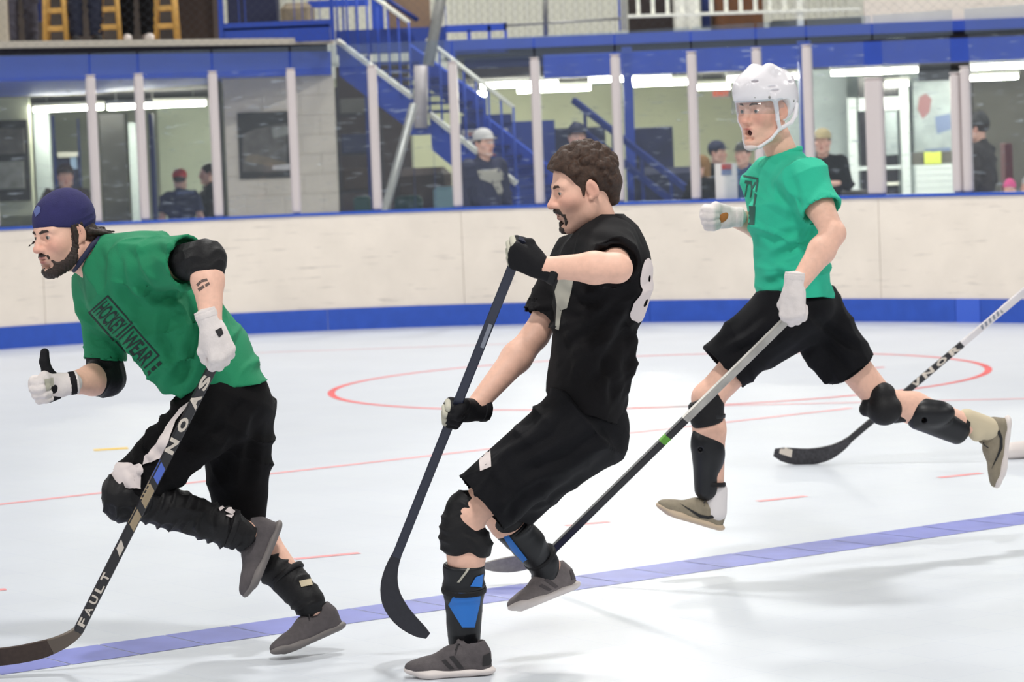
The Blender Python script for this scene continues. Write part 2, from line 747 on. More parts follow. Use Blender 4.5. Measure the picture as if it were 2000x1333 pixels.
mat('print_grey1', (104, 100, 94), 0.6, noise=.35, nscale=9)
mat('print_grey2', (150, 150, 142), 0.6, noise=.25, nscale=9)
mat('print_grey3', (134, 122, 104), 0.6, noise=.2, nscale=9)
mat('print_pale', (158, 168, 170), 0.35, noise=.2, nscale=5)
mat('print_blue', (110, 124, 158), 0.6)
mat('crest_red', (140, 100, 104), 0.6)
mat('sign_blue', (150, 176, 208), 0.6)
mat('case_dark', (58, 58, 56), 0.35, noise=.4, nscale=4)
mat('lobby_wall_bright', (206, 214, 190), 0.8, noise=.03, nscale=2)
mat('cooler', (140, 176, 178), 0.5)
mat('crate_green', (26, 66, 60), 0.6)
mat('arena_blue_mid', (34, 60, 140), 0.55, noise=.1, nscale=3)
mat('navy_machine', (30, 36, 72), 0.4, noise=.3, nscale=4)
mat('door_white', (206, 214, 214), 0.5)
mat('maroon', (76, 26, 34), 0.7)
mat('box_dark', (38, 28, 26), 0.7)
mat('balcony_dark', (66, 58, 54), 0.85, noise=.3, nscale=2)
mat('panel_brown', (128, 104, 82), 0.7)
mat('navy_tee', (38, 46, 82), 0.85)
mat('navy_hoodie', (40, 42, 72), 0.85)
mat('cap_red', (206, 62, 62), 0.8)
mat('cap_tan', (200, 184, 140), 0.8)
mat('jacket_blue', (46, 80, 120), 0.8)
mat('coat_dark', (58, 54, 54), 0.9)
mat('pink', (236, 92, 150), 0.8)
mat('grey_jeans', (84, 82, 96), 0.85)
mat('navy_jeans', (34, 38, 58), 0.85)
mat('hair_long', (150, 110, 60), 0.7, noise=.3, nscale=50)
glassmat('rink_glass', (.95, .97, .98), gloss=.05, haze=.035, streak=True)
glassmat('rink_glass_top', (.90, .93, .96), gloss=.06, haze=.06, hazecol=(190, 205, 225))
glassmat('window_glass', (.85, .9, .92), gloss=.10, haze=.06)
emat('tube_light', (255, 252, 232), 86.0)
emat('exit_light', (255, 96, 40), 1.0)

# ---- floor: pale blue sports tiles
m = bpy.data.materials.new('court_floor')
m.use_nodes = True
nt = m.node_tree
p = nt.nodes['Principled BSDF']
p.inputs['Roughness'].default_value = 0.36
tc = nt.nodes.new('ShaderNodeTexCoord')
mp = nt.nodes.new('ShaderNodeMapping')
mp.inputs['Rotation'].default_value = (0, 0, math.radians(-36))
mp.inputs['Scale'].default_value = (4, 4, 4)
nt.links.new(tc.outputs['Object'], mp.inputs[0])
br = nt.nodes.new('ShaderNodeTexBrick')
br.offset = 0
br.inputs['Scale'].default_value = 1
br.inputs['Brick Width'].default_value = 1
br.inputs['Row Height'].default_value = 1
br.inputs['Mortar Size'].default_value = 0.008
br.inputs['Mortar Smooth'].default_value = 0.6
br.inputs['Color1'].default_value = (*lin((209, 214, 221)), 1)
br.inputs['Color2'].default_value = (*lin((207, 212, 220)), 1)
br.inputs['Mortar'].default_value = (*lin((196, 203, 215)), 1)
nt.links.new(mp.outputs[0], br.inputs['Vector'])
ns = nt.nodes.new('ShaderNodeTexNoise')
ns.inputs['Scale'].default_value = 1.3
ns.inputs['Detail'].default_value = 6
nt.links.new(tc.outputs['Object'], ns.inputs['Vector'])
mr = nt.nodes.new('ShaderNodeMapRange')
mr.inputs['To Min'].default_value = .95
mr.inputs['To Max'].default_value = 1.05
nt.links.new(ns.outputs['Fac'], mr.inputs['Value'])
sc_ = nt.nodes.new('ShaderNodeVectorMath')
sc_.operation = 'SCALE'
nt.links.new(br.outputs['Color'], sc_.inputs[0])
nt.links.new(mr.outputs['Result'], sc_.inputs['Scale'])
nt.links.new(sc_.outputs['Vector'], p.inputs['Base Color'])
MATS['court_floor'] = m

floor = MB().box((-22, -10, -.12), (22, 45, 0)).build('floor', 'court_floor', origin=(0, 0, 0))
tag(floor, 'pale blue sports tile rink floor with red and blue lines', None, None, 'structure')


def strip(a, b, wd, z=.0012):
    d = nrm(b - a)
    n = V3(-d[1], d[0], 0) * wd / 2
    up = V3(0, 0, z)
    P = [a - n, b - n, b + n, a + n]
    return [q + up for q in P], [(0, 1, 2, 3)]


def floor_line(px, wd, material, name='line_marking'):
    a, b = onfloor(*px[0]), onfloor(*px[1])
    v, f = strip(a, b, wd)
    mk(name, v, f, material, floor)


# the wide blue line, tile by tile
A, B = onfloor(60, 1295), onfloor(2000, 1012)
d = nrm(B - A)
Lb = np.linalg.norm(B - A)
t = -1.2
while t < Lb + 1.6:
    v, f = strip(A + d * (t + .003), A + d * (t + .252), .295)
    mk('line_tile', v, f, 'line_blue', floor)
    t += .255
# face-off circle
cl, cr = onfloor(660, 758), onfloor(1931, 722)
cc, rad = (cl + cr) / 2, np.linalg.norm(cr - cl) / 2
NS = 96
vv, ff = [], []
for i in range(NS):
    a = 2 * math.pi * i / NS
    for r in (rad - .025, rad + .025):
        vv.append(cc + V3(math.cos(a) * r, math.sin(a) * r, .0012))
for i in range(NS):
    j = (i + 1) % NS
    ff.append((2 * i, 2 * i + 1, 2 * j + 1, 2 * j))
tag(mk('faceoff_circle', vv, ff, 'line_red', floor), 'thin red face-off circle')
for px, wd, m_ in ((((-150, 1003), (1662, 798)), .045, 'line_pink'), (((1235, 797), (2150, 776)), .04, 'line_pink'),
                   (((575, 1093), (702, 1081)), .05, 'line_pink'), (((1103, 1028), (1190, 1020)), .05, 'line_pink'),
                   (((1480, 980), (1574, 970)), .05, 'line_pink'), (((1834, 934), (1916, 925)), .05, 'line_pink'),
                   (((-90, 1160), (12, 1152)), .05, 'line_pink'), (((1660, 722), (1727, 718)), .06, 'line_red'),
                   (((300, 697), (1000, 672)), .03, 'line_pink'), (((183, 880), (250, 876)), .10, 'line_yellow')):
    floor_line(px, wd, m_)

# ---- the boards: a gently curving dasher wall
fp = [onfloor(*q) for q in ((0, 683), (250, 667), (500, 651), (700, 643), (900, 638), (1100, 633), (1270, 630), (1500, 628), (1700, 628), (1900, 630), (2000, 632))]
cof = np.polyfit([q[0] for q in fp], [q[1] for q in fp], 3)
X0, X1 = fp[0][0] - .3, fp[-1][0] + .3


def board_y(x):
    xc = min(max(x, X0), X1)
    y = np.polyval(cof, xc)
    return y + np.polyval(np.polyder(cof), xc) * (x - xc)


def board_x(px, z=1.07):
    lo, hi = -12.0, 12.0
    for _ in range(50):
        mid = (lo + hi) / 2
        if proj((mid, board_y(mid), z))[0] < px: lo = mid
        else: hi = mid
    return (lo + hi) / 2


def bnorm(x):
    s = (board_y(x + .01) - board_y(x - .01)) / .02
    return nrm(V3(-s, 1, 0))          # away from the camera


def band(x0, x1, z0, z1, front, back, n=8):
    """solid strip following the boards; front/back are offsets along the outward normal"""
    secs = []
    for i in range(n + 1):
        x = x0 + (x1 - x0) * i / n
        c, nn = V3(x, board_y(x), 0), bnorm(x)
        a, b = c + nn * front, c + nn * back
        secs.append([a + V3(0, 0, z0), b + V3(0, 0, z0), b + V3(0, 0, z1), a + V3(0, 0, z1)])
    return MB().loft(secs)


wall = empty('wall_back', (0, board_y(0), 0), 'curved white rink boards with blue kick plate and glass panes on top', None, None, 'structure')
seams = [-8.5, board_x(-700), board_x(80), board_x(900), board_x(1715), board_x(2500), 8.0]
for a, b in zip(seams[:-1], seams[1:]):
    band(a + .002, b - .002, .2, 1.07, 0, .05, 16).build('board_panel', 'board_white', wall)
kx = [-8.5, board_x(-200, .1), board_x(640, .1), board_x(1270, .1), board_x(1868, .1), board_x(1916, .1), board_x(2300, .1), 8.0]
for i, (a, b) in enumerate(zip(kx[:-1], kx[1:])):
    band(a + .002, b - .002, 0, .2, -.012, .05, 8).build('kick_plate', 'kick_blue_new' if i == 4 else 'kick_blue', wall)
band(-8.5, 8, 1.07, 1.095, -.015, .12, 40).build('cap_rail', 'cap_blue', wall)
ppx = [(-290, 2.43, .085), (-150, 2.43, .085), (-5, 2.43, .085), (193, 2.43, .085), (286, 2.43, .085), (429, 2.43, .085), (580, 2.43, .085), (737, 2.43, .085),
       (893, 2.43, .085), (1052, 2.43, .085), (1208, 2.42, .085), (1356, 2.41, .085), (1482, 2.41, .08), (1580, 2.41, .085),
       (1708, 2.09, .17), (1866, 2.10, .085), (1886, 2.15, .085), (2040, 2.2, .085), (2200, 2.2, .085)]
pxs = []
for px, zt, wd in ppx:
    x = board_x(px)
    pxs.append((x, zt, wd))
    nn = bnorm(x)
    tt = V3(nn[1], -nn[0], 0)
    c = V3(x, board_y(x), 0) + nn * .05
    mb = MB()
    mb.obox(c + V3(0, 0, (1.095 + zt) / 2), tt, nn, (0, 0, 1), wd, .07, zt - 1.095, .018)
    mb.obox(c + V3(0, 0, zt + .006), tt, nn, (0, 0, 1), wd * .96, .066, .012, .004)
    mb.build('glass_post', 'post_white', wall)
for (xa, za, wa), (xb, zb, wb) in zip(pxs[:-1], pxs[1:]):
    if xb - xa < .2:
        continue
    zt = min(za, zb)
    band(xa + wa / 2 - .01, xb - wb / 2 + .01, 1.1, 2.425, .044, .056, 2).build('glass_pane', 'rink_glass', wall)
    band(xa + .01, xb - .01, 2.43, 2.64, .044, .056, 2).build('upper_glass_strip', 'rink_glass_top', wall)

# ================================================================== the building behind the glass
UPZ = V3(0, 0, 1)


def quadbox(p00, p11, Y, depth, name, material, parent=None, lbl=None, kind=None, cat=None, bev=0, group=None):
    """box whose front face fills the photo rectangle p00 (top left) .. p11 (bottom right) at distance Y, square to the world"""
    a, b = at(*p00, Y), at(*p11, Y)
    o = MB().box((min(a[0], b[0]), Y, min(a[2], b[2])), (max(a[0], b[0]), Y + depth, max(a[2], b[2])), bev).build(name, material, parent)
    tag(o, lbl, cat, group, kind)
    return o


# lobby shell --------------------------------------------------------------
def sbox(lo, hi, name, material, lbl=None, parent=None):
    o = MB().box(lo, hi).build(name, material, parent)
    if parent is None:
        tag(o, lbl, None, None, 'structure')
    return o


sbox((-10.5, 41, 0), (-2.2, 41.2, 2.9), 'wall_lobby_left', 'lobby_wall', 'pale grey green lobby wall behind the glass at left')
sbox((-2.2, 39.5, 0), (4.2, 39.7, 2.9), 'wall_lobby_middle', 'lobby_wall_yellow', 'pale yellow lobby wall behind the stairs')
sbox((3.35, 36.4, 0), (5.0, 36.6, 2.9), 'wall_lobby_right', 'lobby_wall_cool', 'cool grey lobby wall beside the white door')
sbox((5.62, 36.2, 0), (10.5, 36.4, 2.9), 'wall_lobby_end', 'lobby_grey', 'dark grey lobby wall at far right')
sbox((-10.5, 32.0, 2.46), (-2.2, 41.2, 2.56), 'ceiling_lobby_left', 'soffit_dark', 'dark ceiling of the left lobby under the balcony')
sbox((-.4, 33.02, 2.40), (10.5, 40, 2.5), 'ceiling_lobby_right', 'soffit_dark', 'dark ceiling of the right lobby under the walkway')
# corrugated upper wall: each rib picked out
cw = empty('wall_upper', (0, 37.5, 2.6), 'white corrugated metal wall of the upper level', None, None, 'structure')
MB().box((-10.5, 37.56, 2.56), (10.5, 37.7, 6.5)).build('wall_sheet', 'metal_white', cw)
rib = None
for i in range(58):
    x = -4.3 + i * .15
    if rib is None:
        rib = MB().loft([[V3(-.045, 37.56, z), V3(-.025, 37.52, z), V3(.025, 37.52, z), V3(.045, 37.56, z)] for z in (2.75, 6.3)]).build('wall_rib', 'metal_white', cw)
        r0 = rib
    else:
        rib = r0.copy()
        COL.objects.link(rib)
    rib.location = (x, 0, 0)

# balcony on the left: slab, dark gap and blue beam, running back at an angle
sl_a, sl_b = at(-330, 82, 28.0), at(652, 86, 31.5)
for nm, z0, z1, off, m_, lb in (('balcony_floor', 2.775, 2.84, 0, 'slab_beige', 'beige edge of the spectators balcony floor slab'),
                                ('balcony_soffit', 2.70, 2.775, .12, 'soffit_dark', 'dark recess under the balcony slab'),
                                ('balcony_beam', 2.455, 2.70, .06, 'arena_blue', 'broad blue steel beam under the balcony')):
    d = nrm(V3(sl_b[0] - sl_a[0], sl_b[1] - sl_a[1], 0))
    nn = V3(-d[1], d[0], 0)
    a, b = V3(sl_a[0], sl_a[1], 0) + nn * off, V3(sl_b[0], sl_b[1], 0) + nn * off
    P = [a, b, b + nn * 5.5, a + nn * 5.5]
    o = MB().loft([[q + UPZ * z0 for q in P], [q + UPZ * z1 for q in P]]).build(nm, m_)
    tag(o, lb, None, None, 'structure')
BD, BN = d, nn

# walkway on the right: thin blue edge beam and deep fascia
xl, xr = at(868, 95, 33)[0], 9.5
sbox((xl, 33.0, 2.70), (xr, 33.12, 2.815), 'walkway_edge_beam', 'arena_blue', 'bright blue edge beam of the upper walkway')
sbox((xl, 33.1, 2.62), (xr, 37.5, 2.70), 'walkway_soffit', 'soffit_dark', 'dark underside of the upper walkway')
sbox((at(1060, 95, 33)[0], 32.9, 2.36), (xr, 33.0, 2.615), 'walkway_fascia', 'arena_blue', 'deep blue fascia under the upper walkway')
sbox((at(905, 95, 33)[0], 33.2, 2.40), (at(1060, 95, 33)[0], 33.3, 2.615), 'walkway_fascia_end', 'arena_blue_dark', 'darker blue fascia end near the stairs')

# scuffs on the white boards: short dark rubber streaks
bmat = MATS['board_white']
nt = bmat.node_tree
p = nt.nodes['Principled BSDF']
src = p.inputs['Base Color'].links[0].from_socket
tc = nt.nodes.new('ShaderNodeTexCoord')
mp = nt.nodes.new('ShaderNodeMapping')
mp.inputs['Scale'].default_value = (1.6, 1.6, 16.0)
mp.inputs['Rotation'].default_value = (0, .12, 0)
nt.links.new(tc.outputs['Object'], mp.inputs[0])
n = nt.nodes.new('ShaderNodeTexNoise')
n.inputs['Scale'].default_value = 2.0
n.inputs['Detail'].default_value = 9
nt.links.new(mp.outputs[0], n.inputs['Vector'])
mr = nt.nodes.new('ShaderNodeMapRange')
mr.inputs['From Min'].default_value = .62
mr.inputs['From Max'].default_value = .74
mr.inputs['To Max'].default_value = .35
nt.links.new(n.outputs['Fac'], mr.inputs['Value'])
mx = nt.nodes.new('ShaderNodeMix')
mx.data_type = 'RGBA'
mx.inputs['B'].default_value = (*lin((120, 110, 110)), 1)
nt.links.new(mr.outputs['Result'], mx.inputs['Factor'])
nt.links.new(src, mx.inputs['A'])
nt.links.new(mx.outputs['Result'], p.inputs['Base Color'])
# safety net hung above the glass
mat('net_cord', (70, 74, 84), 0.8)
mb = MB()
z0, z1, st_ = 2.64, 4.4, .085
xs = np.arange(-7.5, 7.5, st_)
for sg in (1, -1):
    for x in xs:
        P = []
        for t in np.linspace(0, 1, 5):
            xx = x + sg * (z1 - z0) * t
            P.append(V3(xx, board_y(xx) + .05, z0 + (z1 - z0) * t))
        mb.tube(P, .0007, 3)
tag(mb.build('safety_net', 'net_cord'), 'fine dark safety net stretched above the rink glass', 'net', None, 'stuff')

# ================================================================== people: shared anatomy
mat('skin', (214, 160, 134), 0.55, vcol=True, noise=.05, nscale=60)
mat('eye_white_shaded', (186, 176, 170), 0.25)  # eye white darkened: shade of the sockets put into its colour
mat('iris', (60, 62, 60), 0.2)
mat('hair_brown', (62, 42, 30), 0.65, noise=.35, nscale=90, bump=.5, bscale=160)
mat('hair_dark', (46, 33, 28), 0.65, noise=.35, nscale=90, bump=.5, bscale=160)
mat('mouth_dark', (66, 20, 22), 0.5)
mat('tee_green_dark', (22, 130, 88), 0.85, noise=.06, nscale=9, bump=.25, bscale=300)
mat('tee_green', (42, 188, 152), 0.85, noise=.05, nscale=9, bump=.25, bscale=300)
mat('black_cloth', (13, 12, 14), 0.9, spec=.2, noise=.15, nscale=12, bump=.3, bscale=250)
mat('black_jersey', (15, 13, 16), 0.85, spec=.25, noise=.12, nscale=12, bump=.3, bscale=350)
mat('black_short', (12, 12, 17), 0.85, spec=.25, noise=.12, nscale=12, bump=.3, bscale=300)
mat('black_pad', (18, 17, 20), 0.6, spec=.35, noise=.12, nscale=15, bump=.3, bscale=120)
mat('black_plastic', (24, 25, 29), 0.42, spec=.4)
mat('blue_panel', (36, 116, 205), 0.5)
mat('white_glove', (226, 217, 214), 0.7, noise=.05, nscale=40, bump=.3, bscale=200)
mat('black_glove', (17, 16, 20), 0.75, spec=.3, noise=.1, nscale=40, bump=.3, bscale=200)
mat('tan_palm', (186, 120, 62), 0.8)
mat('grey_palm', (190, 186, 170), 0.8)
mat('white_cloth', (222, 210, 208), 0.85)
mat('grey_print', (176, 172, 160), 0.8)
mat('dark_print', (28, 44, 42), 0.85)
mat('white_plastic', (238, 234, 238), 0.25, coat=.3)
mat('navy_knit', (44, 42, 92), 0.9, noise=.08, nscale=40, bump=.4, bscale=260)
mat('navy_badge', (92, 104, 160), 0.8)
mat('shoe_grey', (122, 114, 114), 0.8, noise=.12, nscale=60, bump=.3, bscale=300)
mat('shoe_dark', (86, 80, 82), 0.8, noise=.12, nscale=60, bump=.3, bscale=300)
mat('shoe_khaki', (140, 130, 112), 0.85, noise=.1, nscale=50, bump=.3, bscale=300)
mat('sole_white', (226, 216, 212), 0.6)
mat('sole_grey', (120, 114, 112), 0.6)
mat('sole_tan', (204, 182, 156), 0.6)
mat('lace_dark', (44, 42, 44), 0.8)
mat('sock_white', (226, 220, 220), 0.9)
mat('sock_cream', (206, 192, 164), 0.9)
mat('mark_black', (26, 26, 28), 0.6)
mat('ink', (104, 86, 80), 0.7)
glassmat('visor', (.95, .96, .97), gloss=.06, haze=.03)

SKIN = np.array(lin((236, 188, 166)))
SKIN_RED = np.array(lin((222, 140, 122)))
LIP = np.array(lin((196, 112, 104)))


def head_ops(C, R, s=1.0, mouth='closed', jaw=0.0):
    """C origin between the ears, R columns forward/left/up"""
    def L(x, y, z):
        return C + R @ (V3(x, y, z) * s)

    def E(x, y, z, r, Rl=None):
        return Ell(L(x, y, z), np.asarray(r) * s, R if Rl is None else R @ Rl)

    def K(a, b, ra, rb=None):
        return Cap(L(*a), L(*b), ra * s, None if rb is None else rb * s)
    o = []
    o.append(('+', E(-.014, 0, .044, (.099, .077, .086)), 0))
    o.append(('+', E(.022, 0, -.02, (.070, .064, .085)), .03))
    o.append(('+', E(.015, 0, -.062, (.064, .054, .050)), .03))
    for y in (-1, 1):
        o.append(('+', K((-.005, y * .057, -.048), (.012, y * .053, -.078), .012), .03))
        o.append(('+', K((.012, y * .052, -.078), (.066, y * .02, -.105), .014), .03))
    o.append(('+', E(.074, 0, -.105, (.019, .025, .017)), .022))
    for y in (-1, 1):
        o.append(('+', E(.052, y * .046, -.02, (.026, .018, .020)), .03))          # cheekbone
        o.append(('+', K((.081, y * .012, .026), (.068, y * .047, .024), .0105, .009), .018))   # brow ridge
        o.append(('-', E(.092, y * .032, .006, (.019, .020, .012)), .016))        # socket
        o.append(('+', E(.071, y * .0325, .006, (.0145, .0165, .0135)), .006))   # lids
        o.append(('-', E(.0875, y * .0325, .0045, (.012, .0135, .0054)), .003))   # opening
    o.append(('+', K((.083, 0, .020), (.108, 0, -.026), .0075, .0105), .014))
    o.append(('+', E(.108, 0, -.029, (.013, .0125, .011)), .010))
    for y in (-1, 1):
        o.append(('+', E(.095, y * .0125, -.033, (.011, .0075, .0085)), .008))
        o.append(('-', E(.103, y * .0065, -.043, (.006, .0035, .005)), .003))
    dz = -.012 if mouth == 'open' else 0
    o.append(('+', E(.070, 0, -.066, (.024, .034, .026)), .02))
    o.append(('+', E(.087, 0, -.0575, (.0105, .023, .0062)), .009))
    o.append(('+', E(.085, 0, -.072 + dz, (.0105, .020, .0072)), .009))
    if mouth == 'open':
        o.append(('-', E(.092, 0, -.071, (.022, .0155, .0125)), .004))
    else:
        o.append(('-', E(.101, 0, -.0645, (.012, .022, .0028)), .003))
    o.append(('-', E(.088, 0, -.0865 + dz * .5, (.010, .018, .006)), .012))
    for y in (-1, 1):                                                         # ears
        Re = np.array(Matrix.Rotation(math.radians(12), 3, 'Y') @ Matrix.Rotation(math.radians(-14 * y), 3, 'Z'))
        o.append(('+', E(-.013, y * .079, .000, (.0195, .0075, .032), Re), .006))
        o.append(('-', E(-.008, y * .0885, -.001, (.0115, .0065, .021), Re), .004))
        o.append(('+', E(-.004, y * .076, -.028, (.009, .006, .009)), .005))
    return o


def head_col(v, C, R, s, beard=None, red=1.0):
    """natural skin tones: lips, flush on cheeks, nose and ears, stubble where the beard grows"""
    q = ((v - C) @ R) / s
    c = np.tile(SKIN, (len(v), 1))

    def g(x, y, z, r):
        d = ((q[:, 0] - x) / r[0]) ** 2 + ((np.abs(q[:, 1]) - y) / r[1]) ** 2 + ((q[:, 2] - z) / r[2]) ** 2
        return np.exp(-d)
    k = .55 * g(.06, .045, -.025, (.04, .026, .026)) + .6 * g(.11, 0, -.03, (.02, .018, .018)) + .4 * g(-.012, .085, 0, (.03, .014, .04))
    k = np.clip(k * red, 0, 1)[:, None]
    c = c * (1 - k) + SKIN_RED * k
    lp = np.clip(1.6 * np.maximum(g(.094, 0, -.0575, (.013, .020, .006)), g(.093, 0, -.073, (.013, .018, .0075))) - .3, 0, 1)[:, None]
    c = c * (1 - lp) + LIP * lp
    if beard is not None:
        b = np.clip(beard(q), 0, 1)[:, None]
        c = c * (1 - b) + np.array(lin((120, 92, 80))) * b
    return c


def eyes(person, C, R, s=1.0, look=(0, 0)):
    for y in (-1, 1):
        c = C + R @ (V3(.0715, y * .0325, .0055) * s)
        v, f = sculpt([('+', Ell(c, .0128 * s), 0)], .0022)
        e = mk('eyeball', v, f, 'eye_white_shaded', person, True)
        d = nrm(R @ V3(1, look[0], look[1]))
        v, f = sculpt([('+', Ell(c + d * .0076 * s, .0072 * s), 0)], .0012)
        mk('iris', v, f, 'iris', e, True)


def brows(person, C, R, s, material, lift=0.0, th=1.0):
    for y in (-1, 1):
        P = [(.0915, .012, .0235 + lift * .7), (.0905, .024, .0275 + lift), (.083, .038, .0275 + lift), (.071, .050, .0205)]
        P = [C + R @ (V3(a, y * b, c) * s) for a, b, c in P]
        o = [('+', Cap(P[0], P[1], .0042 * th, .0045 * th), .002), ('+', Cap(P[1], P[2], .0045 * th, .0038 * th), .002), ('+', Cap(P[2], P[3], .0038 * th, .002 * th), .002)]
        v, f = sculpt(o, .0018)
        mk('eyebrow', v, f, material, person, True)


def limb(pts, rs, k=.02):
    return [('+', Cap(pts[i], pts[i + 1], rs[i], rs[i + 1]), k if i else .03) for i in range(len(pts) - 1)]


def hand_ops(W, R, side, flex, thumb, g=0.0, spread=1.0):
    """W wrist, R columns: along fingers, (derived), back of hand. side 'L'/'R'. flex per finger (a,b,c) deg. thumb list of local points"""
    ts = -1 if side == 'L' else 1

    def L(x, y, z):
        return W + R @ V3(x, y, z)
    base = [(.090, .030), (.094, .010), (.088, -.011), (.079, -.030)]
    ln = [(.044, .027, .021), (.049, .031, .022), (.045, .029, .021), (.036, .022, .019)]
    o = [('+', Cap(L(-.035, 0, 0), L(.02, 0, 0), .027 + g, .027 + g, R[:, 2], .8), .02)]
    tips = []
    for i, ((bx, by), l) in enumerate(zip(base, ln)):
        by *= ts
        o.append(('+', Cap(L(.012, by * .6, -.001), L(bx, by, 0), .0165 + g, .0125 + g), .018))
        fl = flex[i] if isinstance(flex[0], (tuple, list)) else flex
        p = V3(bx, by, 0)
        a = 0.0
        sp = math.radians((7, 2, -3, -8)[i] * spread) * ts
        r = (.0100, .0093, .0084, .0072)
        for j in range(3):
            a += math.radians(fl[j])
            dd = V3(math.cos(a) * math.cos(sp), math.sin(sp) * max(0, math.cos(a)), -math.sin(a))
            q = p + nrm(dd) * l[j]
            o.append(('+', Cap(L(*p), L(*q), r[j] + g, r[j + 1] + g), .005))
            p = q
        tips.append(L(*p))
    o.append(('+', Ell(L(.04, ts * .024, -.014), (.030 + g, .017 + g, .014 + g), R), .014))
    tp = [V3(a, ts * b, c) for a, b, c in thumb]
    for j in range(len(tp) - 1):
        r = (.0135, .0118, .0105, .0088)
        o.append(('+', Cap(L(*tp[j]), L(*tp[j + 1]), r[j] + g, r[j + 1] + g), .006 if j else .016))
    return o


THUMB_WRAP = [(.028, .026, -.012), (.058, .046, -.030), (.084, .040, -.050), (.096, .018, -.058)]
THUMB_UP = [(.025, .026, -.006), (.045, .052, -.012), (.050, .086, -.010), (.044, .114, -.004)]
THUMB_FIST = [(.028, .026, -.012), (.060, .044, -.030), (.086, .030, -.046), (.090, .006, -.054)]
FIST = (72, 88, 55)


def grip(G, sdir, toward, ysign):
    """hand frame around a shaft through G along sdir; toward = rough direction the fingers point before curling"""
    y = nrm(sdir) * ysign
    x = np.asarray(toward, float)
    x = nrm(x - y * (x @ y))
    z = np.cross(x, y)
    R = np.stack([x, y, z], 1)
    W = G - R @ V3(.083, 0, -.027)
    return W, R


def hand_frame(x, z):
    x = nrm(x)
    z = nrm(np.asarray(z, float) - x * np.dot(z, x))
    return np.stack([x, np.cross(z, x), z], 1)


def shoe(person, heel, toe, up, side, upper, sole, accent, lace='lace_dark', L0=.292, collar=.0, outs=None):
    """heel/toe: bottom points of the sole; up: sole normal"""
    heel, toe = np.asarray(heel, float), np.asarray(toe, float)
    x = nrm(toe - heel)
    R = R3(x, up)
    k = L0 / .292
    ys = 1 if side == 'L' else -1      # outer side of the foot

    def L(a, b, c):
        return heel + R @ (V3(a, b * ys, c) * k)

    def sp(x_):                      # toe spring
        return .9 * max(0, x_ - .19) ** 2 * 4
    # sole
    cs = [(.036, 0, .036), (.085, .004, .033), (.14, .004, .035), (.20, .004, .047), (.245, -.004, .040)]
    o = []
    for (x0, y0, r0), (x1, y1, r1) in zip(cs[:-1], cs[1:]):
        o.append(('+', Cap(L(x0, y0, .015 + sp(x0)), L(x1, y1, .015 + sp(x1)), r0 * k, r1 * k, R[:, 2], .44), .012))
    o.append(('&', Half(L(0, 0, .0), -R[:, 2]), 0))
    v, f = sculpt(o, .004)
    body_ops = [('+', Cap(L(.046, 0, .03), L(.046, 0, .066), .034 * k, .031 * k), 0),
                ('+', Cap(L(.05, 0, .066), L(.062, 0, .088 + collar), .030 * k, .036 * k), .02),
                ('+', Cap(L(.07, 0, .062), L(.135, 0, .058), .036 * k, .036 * k), .02),
                ('+', Cap(L(.13, .002, .060), L(.205, .002, .036), .033 * k, .030 * k), .02),
                ('+', Cap(L(.09, .003, .028), L(.20, .003, .027), .033 * k, .044 * k, R[:, 2], .6), .02),
                ('+', Ell(L(.232, 0, .034), V3(.050, .040, .024) * k, R), .02),
                ('+', Cap(L(.095, 0, .090), L(.112, 0, .100), .018 * k, .016 * k, R[:, 0], .5), .01),
                ('-', Cap(L(.066, 0, .088), L(.060, 0, .16), .027 * k, .030 * k), .006),
                ('&', Half(L(0, 0, .014), -R[:, 2]), 0)]
    vb, fb = sculpt(body_ops, .0035)
    sh = mk('shoe', vb, fb, upper, person, True)
    so = mk('sole', v, f, sole, sh, True)
    # laces across the instep
    mb = MB()
    for i in range(5):
        xx = .105 + i * .021
        zz = .094 - i * .0085
        mb.tube([L(xx, -.028, zz - .016), L(xx + .004, -.014, zz), L(xx + .006, 0, zz + .003), L(xx + .004, .014, zz), L(xx, .028, zz - .016)], .0032, 6)
    mb.tube([L(.104, 0, .098), L(.115, .03, .104), L(.122, .045, .088)], .0025, 5)
    mb.tube([L(.104, 0, .098), L(.118, -.03, .102), L(.126, -.045, .086)], .0025, 5)
    mb.build('laces', lace, sh, True)
    if accent == 'swoosh':
        P = [(.055, .050), (.085, .034), (.12, .030), (.21, .058), (.12, .042), (.088, .044), (.062, .062)]
        P = [(a * k, b * k) for a, b in P]
        for sgn in (-1, 1):
            decal('shoe_mark', poly_mesh([P], .01), sh, heel, R[:, 0], R[:, 2], 'mark_black', shoot=R[:, 1] * sgn, back=.2, off=.0025)
    elif accent == 'panel':
        for sgn in (-1, 1):
            P = [[(.098, .030), (.114, .030), (.142, .068), (.128, .070)], [(.128, .030), (.142, .030), (.166, .056), (.154, .060)], [(.012, .034), (.042, .034), (.038, .066), (.018, .072)]]
            for q in P:
                decal('shoe_panel', poly_mesh([[(a * k, b * k) for a, b in q]], .01), sh, heel, R[:, 0], R[:, 2], 'shoe_dark' if upper == 'shoe_grey' else 'lace_dark', shoot=R[:, 1] * sgn, back=.2, off=.002)
    return sh, R, heel


def ring(person, name, c, axis, r, width, th, material, ax=None, f=1.0, h=.004):
    """strap around a limb"""
    axis = nrm(axis)
    o = [('+', Fru(c - axis * width / 2, c + axis * width / 2, r + th, r + th, ax, f), 0)]
    v, f_ = sculpt(o, h)
    return mk(name, v, f_, material, person, True)


